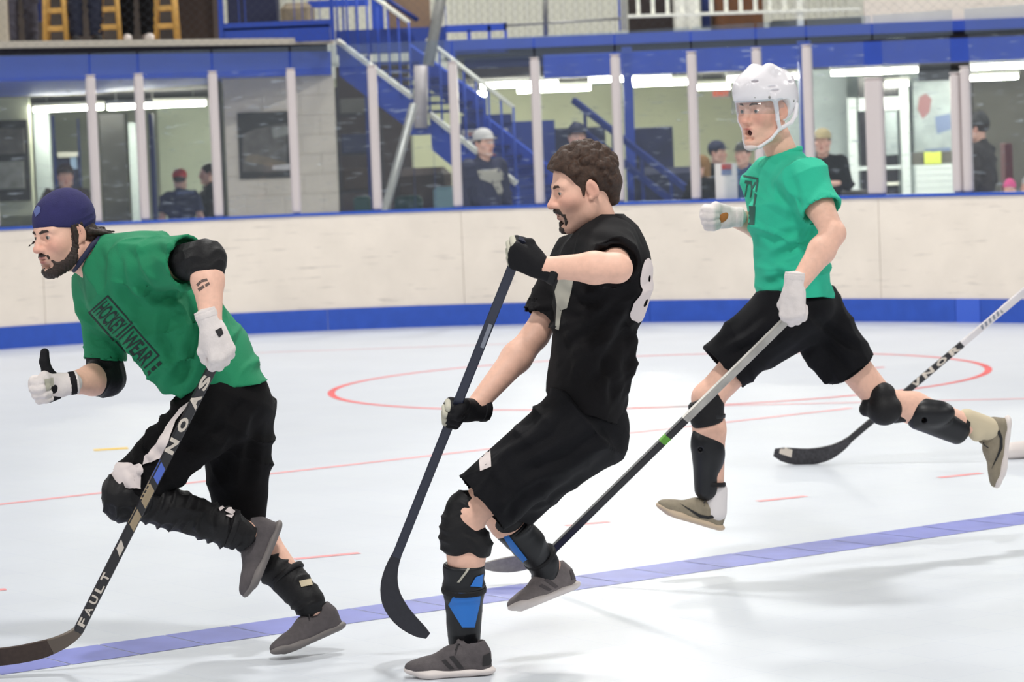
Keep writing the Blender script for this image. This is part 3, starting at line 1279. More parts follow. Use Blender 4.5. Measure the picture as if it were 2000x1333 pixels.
def rect_loft(path, nrm_plane, widths, thicks, material, name, parent=None, bevel=.25, smooth=False):
    """shaft and blade: rectangular section swept along a planar path; width lies in the plane, thickness along nrm_plane"""
    mb = MB()
    secs = []
    n = len(path)
    nn = nrm(nrm_plane)
    for i, p in enumerate(path):
        t = nrm(np.asarray(path[min(i + 1, n - 1)]) - np.asarray(path[max(i - 1, 0)]))
        wv = nrm(np.cross(nn, t))
        w2, t2 = widths[i] / 2, thicks[i] / 2
        b = min(w2, t2) * bevel
        secs.append([np.asarray(p) + wv * a + nn * c for a, c in ((-w2 + b, -t2), (w2 - b, -t2), (w2, -t2 + b), (w2, t2 - b), (w2 - b, t2), (-w2 + b, t2), (-w2, t2 - b), (-w2, -t2 + b))])
    mb.loft(secs)
    return mb.build(name, material, parent, smooth)


def bez(p0, p1, p2, n):
    out = []
    for i in range(n + 1):
        t = i / n
        out.append(p0 * (1 - t) ** 2 + p1 * 2 * t * (1 - t) + p2 * t * t)
    return out


def lerp(a, b, t):
    return np.asarray(a) * (1 - t) + np.asarray(b) * t


class Uni(Prim):
    def __init__(s, prims, k=.01):
        s.p, s.k = prims, k

    def bb(s):
        b = [q.bb() for q in s.p]
        return np.min([x[0] for x in b], axis=0), np.max([x[1] for x in b], axis=0)

    def d(s, P):
        r = None
        for q in s.p:
            e = q.d(P)
            if r is None:
                r = e
            else:
                hh = np.maximum(s.k - np.abs(r - e), 0) / s.k
                r = np.minimum(r, e) - hh * hh * (s.k / 4)
        return r


def px_decal(name, polys, target, material, parent=None, seg=8.0, off=.0015, far=False):
    """print an outline measured in the photo onto the surface that carries it"""
    v2, fs = poly_mesh(polys, seg)
    return px_print(name, v2, fs, target, material, parent, off, True)


def px_text(name, txt, c, u, h, target, material, parent=None, squash=1.0, off=.0015, bold=.0):
    """lettering: c photo position of the middle, u photo direction of the baseline (length = text width), h letter height in px"""
    v2, fs = text_mesh(txt, 1.0, .12, bold)
    lo, hi = v2.min(0), v2.max(0)
    w_, h_ = hi - lo
    u = np.asarray(u, float)
    ln = np.linalg.norm(u)
    ud = u / ln
    vd = np.array((ud[1], -ud[0]))            # up, in pixel axes (y down)
    m_ = (v2 - (lo + hi) / 2) / np.array((w_, h_))
    p2 = np.asarray(c) + np.outer(m_[:, 0] * ln, ud) + np.outer(m_[:, 1] * h, vd)
    return px_print(name, p2, fs, target, material, parent, off)


def px_print(name, p2, fs, target, material, parent=None, off=.0015, one=False):
    t = bvh_of(target)
    org = ORG[target]
    o0 = V3(0, 0, CAM_H) - org
    out, ok = [], []
    for x, y in p2:
        d = np.array(ray(x, y))
        hit = t.ray_cast(Vector(o0), Vector(nrm(d)), 40)
        if hit[0] is None:
            ok.append(False)
            out.append(None)
        else:
            n_ = np.array(hit[1])
            if n_ @ d > 0: n_ = -n_
            ok.append(True)
            out.append(np.array(hit[0]) + n_ * off + org)
    used = [f for f in fs if all(ok[i] for i in f)]
    used = [f for f in used if max(np.linalg.norm(out[f[i]] - out[f[(i + 1) % len(f)]]) for i in range(len(f))) < .08]
    if one and used:                       # keep the largest connected patch only
        par = {i: i for f in used for i in f}

        def root(i):
            while par[i] != i:
                par[i] = par[par[i]]
                i = par[i]
            return i
        for f in used:
            for j in f[1:]:
                par[root(j)] = root(f[0])
        cnt = {}
        for f in used:
            cnt[root(f[0])] = cnt.get(root(f[0]), 0) + 1
        big = max(cnt, key=cnt.get)
        used = [f for f in used if root(f[0]) == big]
    ids = sorted({i for f in used for i in f})
    if not ids:
        return None
    mp_ = {i: k for k, i in enumerate(ids)}
    return mk(name, [out[i] for i in ids], [tuple(mp_[i] for i in f) for f in used], material, parent if parent is not None else target, True)


def curls(rs, C, R, s, n, r0, r1, zmin, shell=(.106, .087, .094), cen=(-.016, 0, .05), keep=None):
    out = []
    while len(out) < n:
        d = nrm(rs.randn(3))
        q = V3(*cen) + d * V3(*shell)
        if q[2] < zmin or (keep is not None and not keep(q)):
            continue
        out.append(('+', Ell(C + R @ (q * s), rs.uniform(r0, r1) * s), .006))
    return out


def grip2(G, x, z):
    """hand closed on the end of a shaft at G: fingers point along x, back of the hand along z"""
    R = hand_frame(x, z)
    return G - R @ V3(.083, 0, -.027), R


FIST2 = (58, 78, 48)


def collar_ring(shirt, c, u, fw, l, r, th, material):
    """ribbed collar: a closed tube around the neck opening"""
    mb = MB()
    N, M = 40, 8
    P, F = [], []
    for i in range(N):
        a = 2 * math.pi * i / N
        d = l * math.cos(a) + fw * math.sin(a)
        k = c + d * r - u * (.022 * max(0, math.sin(a)) - .008 * max(0, -math.sin(a)))
        for j in range(M):
            b = 2 * math.pi * j / M
            P.append(k + d * math.cos(b) * th * .7 + u * math.sin(b) * th * 1.3)
    for i in range(N):
        for j in range(M):
            F.append((i * M + j, ((i + 1) % N) * M + j, ((i + 1) % N) * M + (j + 1) % M, i * M + (j + 1) % M))
    mb.add(P, F)
    return mb.build('collar', material, shirt, True)

# ================================================================== player in black, middle
CR_JERSEY = [([(1215, 580), (1165, 640), (1090, 690)], 11, -.011), ([(1245, 600), (1195, 690), (1150, 765)], 12, -.012), ([(1100, 560), (1130, 590), (1190, 590)], 10, -.009),
             ([(1175, 690), (1195, 740), (1200, 800)], 10, -.010), ([(1090, 640), (1110, 700), (1100, 760)], 10, -.008), ([(1120, 450), (1160, 470), (1235, 470)], 9, -.008), ([(1160, 450), (1210, 455), (1245, 500)], 9, .006)]
CR_SHORTS = [([(1080, 780), (1010, 850), (930, 890)], 11, -.010), ([(1195, 830), (1110, 890), (1010, 930)], 13, -.010), ([(1120, 790), (1080, 850), (1000, 900)], 10, -.008), ([(1080, 930), (1020, 970), (985, 1020)], 10, -.009), ([(960, 900), (985, 950), (980, 1010)], 10, .007)]


def player_center():
    D0 = 9.5
    B = lambda x, y, d=0.0: at(x, y, D0 + d)
    root = empty('person', onfloor(880, 1320), 'bearded man in black jersey and shorts leaning back, planting his stick, blue shin guards', 'person')
    # stick line
    s_top, s_low, s_heel = B(1022, 468, -.36), B(893, 800, -.10), B(757, 1130, .18)
    sd = nrm(s_heel - s_top)
    u = nrm(B(1182, 445) - B(1140, 795))
    l = nrm(V3(-.05, -1, 0))
    l = nrm(l - u * (l @ u))
    fw = np.cross(l, u)
    RT = np.stack([fw, l, u], 1)
    # head
    HC = B(1138, 371, 0)
    HR = R3(V3(-.955, -.20, -.16), V3(-.05, 0, 1))
    neck0 = B(1180, 452, .02)
    hops = head_ops(HC, HR, 1.0)
    # hands
    GL = s_top + sd * np.linalg.norm(B(1013, 494, -.34) - s_top)
    WL, RL = grip(GL, sd, V3(-1, .25, .12), 1)         # back of the hand to the camera
    GR = lerp(s_top, s_heel, (800 - 468) / (1130 - 468.))
    WR, RR = grip(GR, sd, V3(-.85, -.25, -.3), -1)
    shL, shR = B(1188, 482, -.17), B(1128, 505, .19)
    elL, elR = B(1206, 524, -.40), B(1046, 655, .14)
    hipL, hipR = B(1132, 822, -.10), B(1142, 826, .09)
    knL, anL = B(912, 1005, -.15), B(908, 1262, -.10)
    knR, anR = B(958, 985, .12), B(1074, 1106, .26)
    chest, pel = B(1166, 545, .0), B(1138, 800, 0)
    body = []
    body += [('+', Cap(pel, lerp(pel, chest, .45), .115, .105, fw, .75), .03), ('+', Cap(lerp(pel, chest, .45), chest, .11, .13, fw, .75), .05),
             ('+', Cap(shL, shR, .05), .05), ('+', Cap(neck0 - u * .02, HC + HR @ V3(-.022, 0, -.05), .060, .055), .04)]
    for sh, el, W, R_ in ((shL, elL, WL, RL), (shR, elR, WR, RR)):
        body += limb([sh, lerp(sh, el, .5), el], [.055, .050, .042])
        a, b = el, W
        body += [('+', Cap(a, lerp(a, b, .3), .042, .0475), .02), ('+', Cap(lerp(a, b, .3), b, .0475, .029), .02)]
    for hip, kn, an in ((hipL, knL, anL), (hipR, knR, anR)):
        body += limb([hip, lerp(hip, kn, .5), kn], [.076, .068, .052])
        cb = lerp(kn, an, .3) + nrm(hip - kn) * 0
        body += [('+', Cap(kn, cb, .056, .058), .02), ('+', Cap(cb, an, .058, .036), .02)]
    body += hand_ops(WL, RL, 'L', FIST, THUMB_FIST, -.002)
    body += hand_ops(WR, RR, 'R', FIST, THUMB_WRAP, -.002)
    v1, f1 = sculpt(body + [(m_, p_, k_ if i else .03) for i, (m_, p_, k_) in enumerate(hops)], .0024, HC - .17, HC + V3(.17, .17, .16))
    lo = HC - .17
    v2, f2 = sculpt(body, .007)
    inside = np.all((v2 > lo + .012) & (v2 < HC + .20), axis=1)      # the coarse pass stops under the collar
    keep = ~inside[f2].any(1)
    v, f = join((v1, f1), (v2, f2[keep]))
    stub = lambda q: .5 * (1 / (1 + np.exp((q[:, 2] + .045 + .25 * (q[:, 0] - .08)) / .008))) / (1 + np.exp(-(q[:, 0] - .012) / .01)) * (q[:, 2] > -.15)
    col = head_col(v, HC, HR, 1.0, stub, .9)
    tag(mk('body', v, f, 'skin', root, True, col), 'fair skin of face, arms and legs')
    eyes(root, HC, HR, 1.0, (-.1, -.15))
    brows(root, HC, HR, 1.0, 'hair_brown')
    # hair
    rs = np.random.RandomState(4)

    def L(x, y, z):
        return HC + HR @ V3(x, y, z)
    ho = [('+', Ell(L(-.018, 0, .052), (.107, .0855, .092), HR), 0), ('+', Cap(L(-.085, .0, .0), L(-.082, 0, -.045), .045, .03), .03)]
    ho += curls(rs, HC, HR, 1.0, 150, .009, .016, .055, (.106, .084, .094))
    ho += curls(rs, HC, HR, 1.0, 60, .010, .017, .06, (.104, .080, .090), keep=lambda q: q[0] > .02)
    ho += curls(rs, HC, HR, 1.0, 90, .006, .010, -.05, (.106, .085, .094), keep=lambda q: q[0] < -.02)
    ho += [('-', Ell(L(.112, 0, -.006), (.096, .13, .092), HR), .006), ('-', Box(L(.06, 0, -.09), (.075, .2, .085), HR), .008),
           ('-', Box(L(-.03, 0, -.145), (.2, .2, .075), HR), .01)]
    for y in (-1, 1):
        ho += [('-', Ell(L(-.014, y * .088, -.004), (.024, .025, .036), HR), .004),
               ('+', Cap(L(.012, y * .0735, .03), L(.016, y * .071, -.012), .0085, .005), .008)]
    v, f = sculpt(ho, .0028)
    mk('hair', v, f, 'hair_brown', root, True)
    go = []
    for y in (-1, 1):
        P = [(.1, .004, -.0475), (.092, .02, -.052), (.080, .031, -.066), (.076, .030, -.085), (.080, .022, -.103)]
        for a, b in zip(P[:-1], P[1:]):
            go.append(('+', Cap(L(a[0], a[1] * y, a[2]), L(b[0], b[1] * y, b[2]), .0072, .0072), .004))
    go += [('+', Ell(L(.083, 0, -.108), (.0165, .024, .017), HR), .008), ('+', Ell(L(.090, 0, -.091), (.007, .010, .01), HR), .004)]
    v, f = sculpt(go, .002)
    v = folds(v, f, [((.2, .1, 1), .008, .0012), ((1, .3, 0), .011, .001)], 2)
    tag(mk('goatee', v, f, 'hair_dark', root, True), 'dark moustache and goatee')
    # jersey
    slL = lerp(shL, elL, .80)
    slR = lerp(shR, elR, .80)
    so = [('+', Fru(B(1143, 800, 0), B(1168, 540, 0), .190, .185, fw, .70, na=-(u + fw * -.30)), 0),
          ('+', Ell(B(1176, 545, 0), (.135, .195, .16), RT), .06),
          ('+', Ell(B(1200, 500, 0), (.105, .17, .12), RT), .06),
          ('+', Cap(shL + V3(0, .02, -.005), shR, .072), .05),
          ('+', Cap(B(1188, 462, 0), lerp(shL, shR, .2) + u * .01, .062, .062), .05), ('+', Cap(B(1188, 462, 0), lerp(shL, shR, .8) + u * .01, .062, .062), .05),
          ('+', Ell(B(1232, 560, -.02), (.05, .13, .12), RT), .06),
          ('+', Cap(B(1222, 760, -.06), B(1234, 668, -.06), .018, .026), .03),
          ('+', Fru(shL + (shL - elL) * .1, slL, .090, .084), .05), ('+', Fru(shR + (shR - elR) * .1, slR, .084, .080), .05),
          ('-', Cap(neck0 + u * .045 + fw * .012, neck0 + u * .16 + fw * .03, .064, .075), .012),
          ('-', Fru(lerp(shL, elL, .70), slL + (elL - shL) * .08, .060, .064), .006), ('-', Fru(lerp(shR, elR, .55), slR + (elR - shR) * .08, .070, .072), .004)]
    v, f = sculpt(so, .0065)
    v = folds(v, f, [(nrm(u + fw * .9), .11, .006), (nrm(u * .3 + fw), .09, .0045, B(1150, 720), .25), (u, .06, .005, elL, .16), (nrm(u - fw), .075, .005, B(1200, 650), .22), (nrm(elR - shR), .055, .004, slR, .12)], 5)
    v = creases(v, f, CR_JERSEY)
    jer = tag(mk('jersey', v, f, 'black_jersey', root, True), 'black hockey jersey')
    collar_ring(jer, neck0 + u * .042 + fw * .012, u, fw, l, .068, .009, 'black_jersey')
    # chest crest and the number on the back
    px_decal('crest', [[(1092, 545), (1102, 531), (1122, 538), (1117, 566), (1108, 602), (1098, 606), (1092, 645), (1085, 642), (1088, 596), (1084, 570)]], jer, 'grey_print')
    px_decal('crest', [[(1090, 520), (1118, 522), (1112, 530), (1094, 528)]], jer, 'grey_print')
    tx = text_mesh('8', .25, .02, .014)
    sdir = nrm(fw - l * .30)
    decal('back_number', tx, jer, B(1240, 572, -.08), np.cross(sdir, u), u, 'white_cloth', shoot=sdir, back=.3, off=.004)
    # shorts
    hmL, hmR = B(938, 984, -.14), B(992, 985, .12)
    po = [('+', Ell(B(1142, 815, 0), (.135, .18, .125), RT), 0),
          ('+', Fru(B(1138, 818, -.09), hmL, .130, .112), .05), ('+', Fru(B(1146, 826, .09), hmR, .125, .108), .04),
          ('+', Cap(B(1165, 850, 0), B(1040, 955, .0), .105, .075), .05),
          ('-', Fru(lerp(hipL, hmL, .8), hmL + (hmL - hipL) * .05, .096, .102), .004), ('-', Fru(lerp(hipR, hmR, .8), hmR + (hmR - hipR) * .05, .094, .098), .004)]
    v, f = sculpt(po, .0065)
    v = folds(v, f, [(nrm(V3(-.6, .2, .8)), .17, .0055), (nrm(hmL - hipL), .10, .006, B(1100, 800, -.1), .2), (nrm(V3(-.3, 0, 1)), .14, .004, B(960, 960, -.15), .18), (V3(1, 0, .7), .13, .005, B(1050, 960, -.05), .15)], 7)
    v = creases(v, f, CR_SHORTS)
    sh = mk('shorts', v, f, 'black_short', root, True)
    px_decal('white_tag', [[(934, 882), (958, 880), (960, 912), (938, 921)]], sh, 'white_cloth')
    # knee pad and shin guards
    kd = nrm(anL - knL)
    ko = [('+', Cap(B(908, 992, -.148), B(906, 1050, -.14), .057, .066), 0), ('+', Ell(B(890, 1036, -.145), (.048, .064, .074)), .03), ('+', Cap(B(900, 1060, -.14), B(928, 1066, -.14), .058, .056), .03),
          ('&', Half(B(912, 1088, -.14), nrm(V3(-.1, 0, -1))), .012)]
    v, f = sculpt(ko, .005)
    v = folds(v, f, [(V3(.2, 0, 1), .035, .003)], 3)
    kp = mk('knee_pad', v, f, 'black_pad', root, True)
    mkshin(root, B, [(B(906, 1108, -.13), .066), (B(906, 1150, -.125), .064), (B(906, 1215, -.115), .054), (B(907, 1258, -.10), .050)], 'black_plastic', -kd,
           [('blue_panel', [[(928, 1128), (943, 1122), (940, 1148), (918, 1146)]]), ('blue_panel', [[(890, 1158), (938, 1158), (936, 1180), (926, 1226), (903, 1226), (877, 1182)]]),
            ('grey_print', [[(893, 1138), (898, 1138), (926, 1100), (921, 1100)]])], [(B(906, 1152, -.125), .069, .018)])
    mkshin(root, B, [(B(1000, 1030, .16), .060), (B(1030, 1062, .20), .056), (B(1062, 1102, .25), .048), (B(1066, 1128, .26), .046)], 'black_plastic', -nrm(anR - knR),
           [('blue_panel', [[(978, 1040), (992, 1044), (1030, 1092), (1022, 1098), (1000, 1075)]])], [(B(1054, 1088, .24), .056, .016), (B(1004, 1028, .165), .062, .014)])
    kd2 = [('+', Cap(B(968, 985, .13), B(990, 1012, .145), .062, .06), 0)]
    v, f = sculpt(kd2, .006)
    mk('knee_pad', v, f, 'black_pad', root, True)
    # gloves
    for W, R_, sd_, th, nm in ((WL, RL, 'L', THUMB_FIST, 'L'), (WR, RR, 'R', THUMB_WRAP, 'R')):
        go = hand_ops(W, R_, sd_, FIST, th, .003)
        x = R_[:, 0]
        go += [('+', Fru(W - x * .06, W + x * .02, .036, .034, R_[:, 2], .85), .01)]
        v, f = sculpt(go, .003)
        gl = mk('glove', v, f, 'black_glove', root, True)
        ts = -1 if sd_ == 'L' else 1
        for (bx, by), ll in zip([(.090, .030), (.094, .010), (.088, -.011), (.079, -.030)], (.044, .049, .045, .036)):
            a = W + R_ @ V3(bx + .004, by * ts, .003)
            a2 = W + R_ @ V3(bx + .004 + ll * .31 + .006, by * ts, -ll * .95)
            v, f = sculpt([('+', Cap(lerp(a, a2, .12), lerp(a, a2, .9), .0122, .0115), 0)], .0025)
            mk('finger_pad', v + 0.0025 * (R_[:, 0] + R_[:, 2] * .4), f, 'grey_palm', gl, True)
        ring(gl, 'wrist_strap', W - x * .045, x, .036, .022, .002, 'black_pad', R_[:, 2], .85)
        del gl
    # shoes
    shoe(root, onfloor(969, 1318), onfloor(785, 1326), V3(0, 0, 1), 'L', 'shoe_dark', 'sole_white', 'panel', L0=.295)
    hh, tt = B(1135, 1148, .30), B(1000, 1203, .16)
    x = nrm(tt - hh)
    up = nrm(V3(-.36, .12, .92) - x * (V3(-.36, .12, .92) @ x))
    shoe(root, hh, hh + x * .29, up, 'R', 'shoe_grey', 'sole_white', 'panel', L0=.285)
    # ---- his stick
    st = empty('hockey_stick', B(800, 1240, .2), 'black hockey stick held upright by the man in the black jersey', 'hockey stick')
    toe = B(836, 1243, .24)
    p_sh = [lerp(s_top, s_heel, t) for t in np.linspace(0, .90, 14)]
    knee_ = B(728, 1184, .21)
    nn = nrm(np.cross(s_heel - s_top, toe - s_heel))
    blade = bez(lerp(s_top, s_heel, .93), knee_, toe, 14)
    rect_loft(p_sh + [lerp(s_top, s_heel, .93)], nn, [.030] * 15, [.021] * 15, 'stick_navy', 'shaft', st)
    shf = st.children[0]
    wd = list(np.linspace(.031, .072, 8)) + [.075, .075, .074, .070, .062, .050, .024]
    tk = list(np.linspace(.020, .008, 8)) + [.007] * 7
    rect_loft(blade, nn, wd, tk, 'stick_tape_black', 'blade', st)
    px_decal('shaft_label', [[(955, 632), (962, 635), (945, 681), (938, 678)]], shf, 'stick_grey_mark', shf, seg=6)
    return root


def mkshin(root, B, secs, material, up, panels, straps):
    o = []
    for (a, ra), (b, rb) in zip(secs[:-1], secs[1:]):
        o.append(('+', Cap(a, b, ra, rb), .012))
    n0 = nrm(secs[0][0] - secs[-1][0])
    o.append(('&', Half(secs[0][0] + n0 * .012, n0), .008))
    o.append(('&', Half(secs[-1][0] - n0 * .004, -n0), .006))
    v, f = sculpt(o, .0045)
    v = folds(v, f, [(n0, .05, .0018)], 4)
    g = mk('shin_guard', v, f, material, root, True)
    for m_, polys in panels:
        px_decal('guard_panel', polys, g, m_, off=.003, seg=6)
    for c, r, wd in straps:
        ring(g, 'strap', c, n0, r, wd, .002, 'black_pad')
    return g


mat('stick_navy', (40, 44, 62), 0.35, noise=.12, nscale=8)
mat('stick_black', (30, 28, 32), 0.35)
mat('stick_silver', (176, 172, 166), 0.3, noise=.2, nscale=14, metal=.3)
mat('stick_white', (226, 220, 220), 0.35, noise=.05, nscale=20)
mat('stick_tape_black', (46, 46, 54), 0.7, noise=.1, nscale=60)
mat('stick_tape_brown', (66, 52, 46), 0.75, noise=.15, nscale=60)
mat('stick_beige', (168, 148, 118), 0.5)
mat('stick_grey_mark', (136, 140, 152), 0.5)
mat('stick_letter', (220, 208, 194), 0.5)
mat('stick_blue', (84, 112, 206), 0.5)
mat('stick_green', (92, 160, 48), 0.5)
player_center()

# ================================================================== player in green with the navy cap, left
def coarse_fine(body, hops, HC, dz=-.17, res=.0024, up=.16, cres=.007):
    lo = HC + V3(-.17, -.17, dz)
    v1, f1 = sculpt(body + [(m_, p_, k_ if i else .03) for i, (m_, p_, k_) in enumerate(hops)], res, lo, HC + V3(.17, .17, up))
    v2, f2 = sculpt(body, cres)
    ins = np.all((v2 > lo + .012) & (v2 < HC + .22), axis=1)
    return join((v1, f1), (v2, f2[~ins[f2].any(1)]))


def glove(root, W, R, side, flex, th, material, g=.003, cuff=.06, cuffmat=None, pads=None, name='glove', lbl=None):
    x = R[:, 0]
    go = hand_ops(W, R, side, flex, th, g)
    if cuff:
        go += [('+', Fru(W - x * cuff, W + x * .02, .037, .034, R[:, 2], .85), .01)]
    v, f = sculpt(go, .003)
    gl = mk(name, v, f, material, root, True)
    if lbl: tag(gl, lbl)
    ring(gl, 'wrist_strap', W - x * (cuff - .018), x, .036, .022, .0025, cuffmat or material, R[:, 2], .85)
    return gl


CR_LSHIRT = [([(372, 570), (388, 640), (362, 715), (330, 768)], 13, -.022), ([(262, 545), (300, 578), (362, 578)], 12, -.016), ([(225, 500), (236, 560), (292, 612)], 12, -.012), ([(205, 475), (225, 525), (232, 600)], 9, .008),
             ([(425, 650), (402, 705), (392, 755)], 11, -.014), ([(150, 585), (172, 615), (196, 640)], 8, -.008), ([(330, 600), (322, 660), (352, 730)], 12, -.012), ([(300, 480), (330, 500), (352, 540)], 9, -.010), ([(170, 650), (195, 668), (235, 672)], 8, -.007), ([(240, 490), (285, 478), (350, 482)], 10, .007)]
CR_TROUS = [([(500, 760), (440, 830), (330, 900)], 14, -.012), ([(470, 800), (450, 880), (430, 960)], 12, -.010), ([(360, 790), (310, 850), (262, 905)], 8, -.009), ([(400, 800), (350, 850), (300, 880)], 10, .008), ([(500, 790), (490, 880), (480, 960)], 11, -.009)]


def player_left():
    D0 = 9.8
    B = lambda x, y, d=0.0: at(x, y, D0 + d)
    root = empty('person', onfloor(560, 1290), 'man in navy skull cap and dark green shirt sprinting forward with a lettered black stick', 'person')
    s_top, s_heel = B(436, 676, -.43), B(140, 1258, -.08)
    sd = nrm(s_heel - s_top)
    u = nrm(B(215, 505) - B(428, 770))
    shL, shR = B(272, 522, -.14), B(196, 562, .17)
    l = shL - shR
    l = nrm(l - u * (l @ u))
    fw = np.cross(l, u)
    RT = np.stack([fw, l, u], 1)
    HC = B(123, 459, 0)
    HR = R3(V3(-.73, -.67, -.14), V3(-.08, 0, 1))
    neck0 = B(186, 506, .01)
    hops = head_ops(HC, HR, 1.0)
    GL = s_top + sd * .03
    WL, RL = grip2(GL, V3(.32, .0, -.95), V3(.38, -.92, .1))
    RR = hand_frame(V3(-.93, -.34, -.10), V3(-.25, .95, .1))
    WR = B(122, 752, -.09)
    elL, elR = B(402, 508, -.36), B(207, 738, .10)
    hipL, hipR = B(432, 795, -.07), B(444, 795, .11)
    knL, anL = B(246, 965, -.10), B(484, 1040, -.02)
    toeR = onfloor(530, 1291)
    Dr = toeR[1] - D0
    knR, anR = B(466, 1005, .16), B(610, 1186, Dr + .08)
    chest, pel = B(252, 555, 0), B(428, 775, 0)
    body = [('+', Cap(pel, lerp(pel, chest, .45), .115, .105, fw, .75), .03), ('+', Cap(lerp(pel, chest, .45), chest, .11, .13, fw, .75), .05),
            ('+', Cap(shL, shR, .05), .05), ('+', Cap(neck0 + u * -.04, HC + HR @ V3(-.026, 0, -.05), .064, .058), .04)]
    for sh, el, W in ((shL, elL, WL), (shR, elR, WR)):
        body += limb([sh, lerp(sh, el, .5), el], [.055, .052, .043])
        body += [('+', Cap(el, lerp(el, W, .3), .043, .050), .02), ('+', Cap(lerp(el, W, .3), W, .050, .030), .02)]
    for hip, kn, an in ((hipL, knL, anL), (hipR, knR, anR)):
        body += limb([hip, lerp(hip, kn, .5), kn], [.076, .074, .056])
        cb = lerp(kn, an, .3)
        body += [('+', Cap(kn, cb, .056, .059), .02), ('+', Cap(cb, an, .059, .036), .02)]
    body += hand_ops(WL, RL, 'L', FIST, THUMB_WRAP, -.002)
    body += hand_ops(WR, RR, 'R', FIST, THUMB_UP, -.002)
    v, f = coarse_fine(body, hops, HC)
    stub = lambda q: .45 * (1 / (1 + np.exp((q[:, 2] + .05 + .2 * (q[:, 0] - .08)) / .008))) / (1 + np.exp(-(q[:, 0] - .012) / .01)) * (q[:, 2] > -.15)
    col = head_col(v, HC, HR, 1.0, stub, 1.0)
    bod = tag(mk('body', v, f, 'skin', root, True, col), 'fair skin of face, neck and forearms')
    for pl in ([(383, 556), (391, 548), (394, 552), (387, 560)], [(392, 547), (404, 544), (406, 549), (394, 552)], [(386, 564), (397, 557), (400, 562), (389, 570)], [(400, 556), (408, 551), (410, 556), (402, 561)]):
        px_decal('tattoo', [pl], bod, 'ink', bod, seg=5, off=.0006)
    eyes(root, HC, HR, 1.0, (.0, -.05))
    brows(root, HC, HR, 1.0, 'hair_dark', -.002, 1.1)

    def L(x, y, z):
        return HC + HR @ V3(x, y, z)
    # full beard along the jaw
    reg = []
    for y in (-1, 1):
        P = [(.006, .066, .012), (.008, .064, -.040), (.020, .058, -.075), (.050, .040, -.100), (.078, .014, -.112)]
        rr = [.010, .014, .022, .024, .022]
        reg += [Cap(L(a[0], a[1] * y, a[2]), L(b[0], b[1] * y, b[2]), r0, r1) for a, b, r0, r1 in zip(P[:-1], P[1:], rr[:-1], rr[1:])]
        reg += [Cap(L(.098, .004 * y, -.048), L(.086, .024 * y, -.056), .0065, .006), Cap(L(.086, .024 * y, -.056), L(.07, .034 * y, -.085), .006, .010)]
    v, f = sculpt(hops, .0024, HC - V3(.13, .13, .16), HC + V3(.13, .13, .04), .0055, [('&', Uni(reg, .008), .004)])
    v = folds(v, f, [((.3, .2, 1), .009, .0013), ((1, .3, 0), .012, .0011)], 2)
    mk('beard', v, f, 'hair_dark', root, True)
    # hair below the cap
    ho = [('+', Ell(L(-.05, 0, .0), (.066, .079, .055), HR), 0)]
    rs = np.random.RandomState(3)
    for i in range(26):
        y = rs.uniform(-.075, .085)
        a = V3(-.045 - .05 * math.cos(y * 18), y, rs.uniform(-.03, .01))
        b = a + V3(-rs.uniform(.03, .085), rs.uniform(-.01, .03), rs.uniform(-.045, .005))
        ho.append(('+', Cap(L(*a), L(*b), .012, .003), .006))
    for i in range(8):
        a = V3(-.005 + rs.uniform(-.02, .02), .076, .02 + rs.uniform(-.01, .01))
        ho.append(('+', Cap(L(*a), L(a[0] + rs.uniform(-.01, .01), .078, a[2] - .04), .009, .004), .005))
    ho.append(('+', Cap(L(.05, -.07, -.0), L(.085, -.085, -.018), .005, .002), .004))
    ho.append(('-', Ell(L(.05, .0, -.06), (.085, .1, .06), HR), .006))
    v, f = sculpt(ho, .003)
    v = folds(v, f, [((1, .4, .3), .012, .002)], 6)
    mk('hair', v, f, 'hair_dark', root, True)
    # cap
    co = [('+', Ell(L(-.016, 0, .050), (.110, .0865, .094), HR), 0), ('+', Ell(L(-.035, 0, .075), (.075, .07, .070), HR), .02), ('&', Half(L(.07, 0, .034), HR @ V3(.22, 0, -1)), .008)]
    v, f = sculpt(co, .003)
    v = folds(v, f, [(HR @ V3(.2, 0, 1), .028, .0012, L(-.05, .06, .03), .06)], 1)
    cp = tag(mk('skull_cap', v, f, 'navy_knit', root, True), 'navy knitted skull cap')
    px_decal('cap_badge', [[(66, 412), (74, 402), (80, 406), (78, 416), (70, 424)]], cp, 'navy_badge', seg=5)
    # shirt
    slL, slR = lerp(shL, elL, .74), lerp(shR, elR, .80)
    so = [('+', Fru(B(424, 756, 0), B(248, 545, 0), .185, .19, fw, .74, na=V3(.08, 0, -1)), 0),
          ('+', Ell(B(250, 560, 0), (.135, .195, .16), RT), .06), ('+', Cap(shL, shR, .074), .05),
          ('+', Cap(B(212, 500, 0), shL + u * .0, .06, .07), .05), ('+', Cap(B(205, 505, 0), shR, .055, .066), .05),
          ('+', Cap(B(290, 520, .02), B(420, 690, .03), .115, .12), .08),
          ('+', Cap(B(340, 745, -.10), B(300, 660, -.08), .06, .09), .06),
          ('+', Fru(shL + (shL - elL) * .12, slL, .088, .088), .05), ('+', Fru(shR + (shR - elR) * .12, slR, .085, .070, nb=V3(-.1, 0, -1)), .05),
          ('-', Fru(B(424, 790, 0), B(405, 728, 0), .165, .16, fw, .70), .004),
          ('-', Cap(neck0 + u * .05 + fw * .01, neck0 + u * .18 + fw * .04, .066, .08), .01),
          ('-', Fru(lerp(shL, elL, .60), slL + (elL - shL) * .08, .072, .076), .004), ('-', Fru(lerp(shR, elR, .62), slR + (elR - shR) * .08, .060, .062), .004),
          ('&', Half(B(424, 760, 0), V3(.06, 0, -1)), .004)]
    v, f = sculpt(so, .0065)
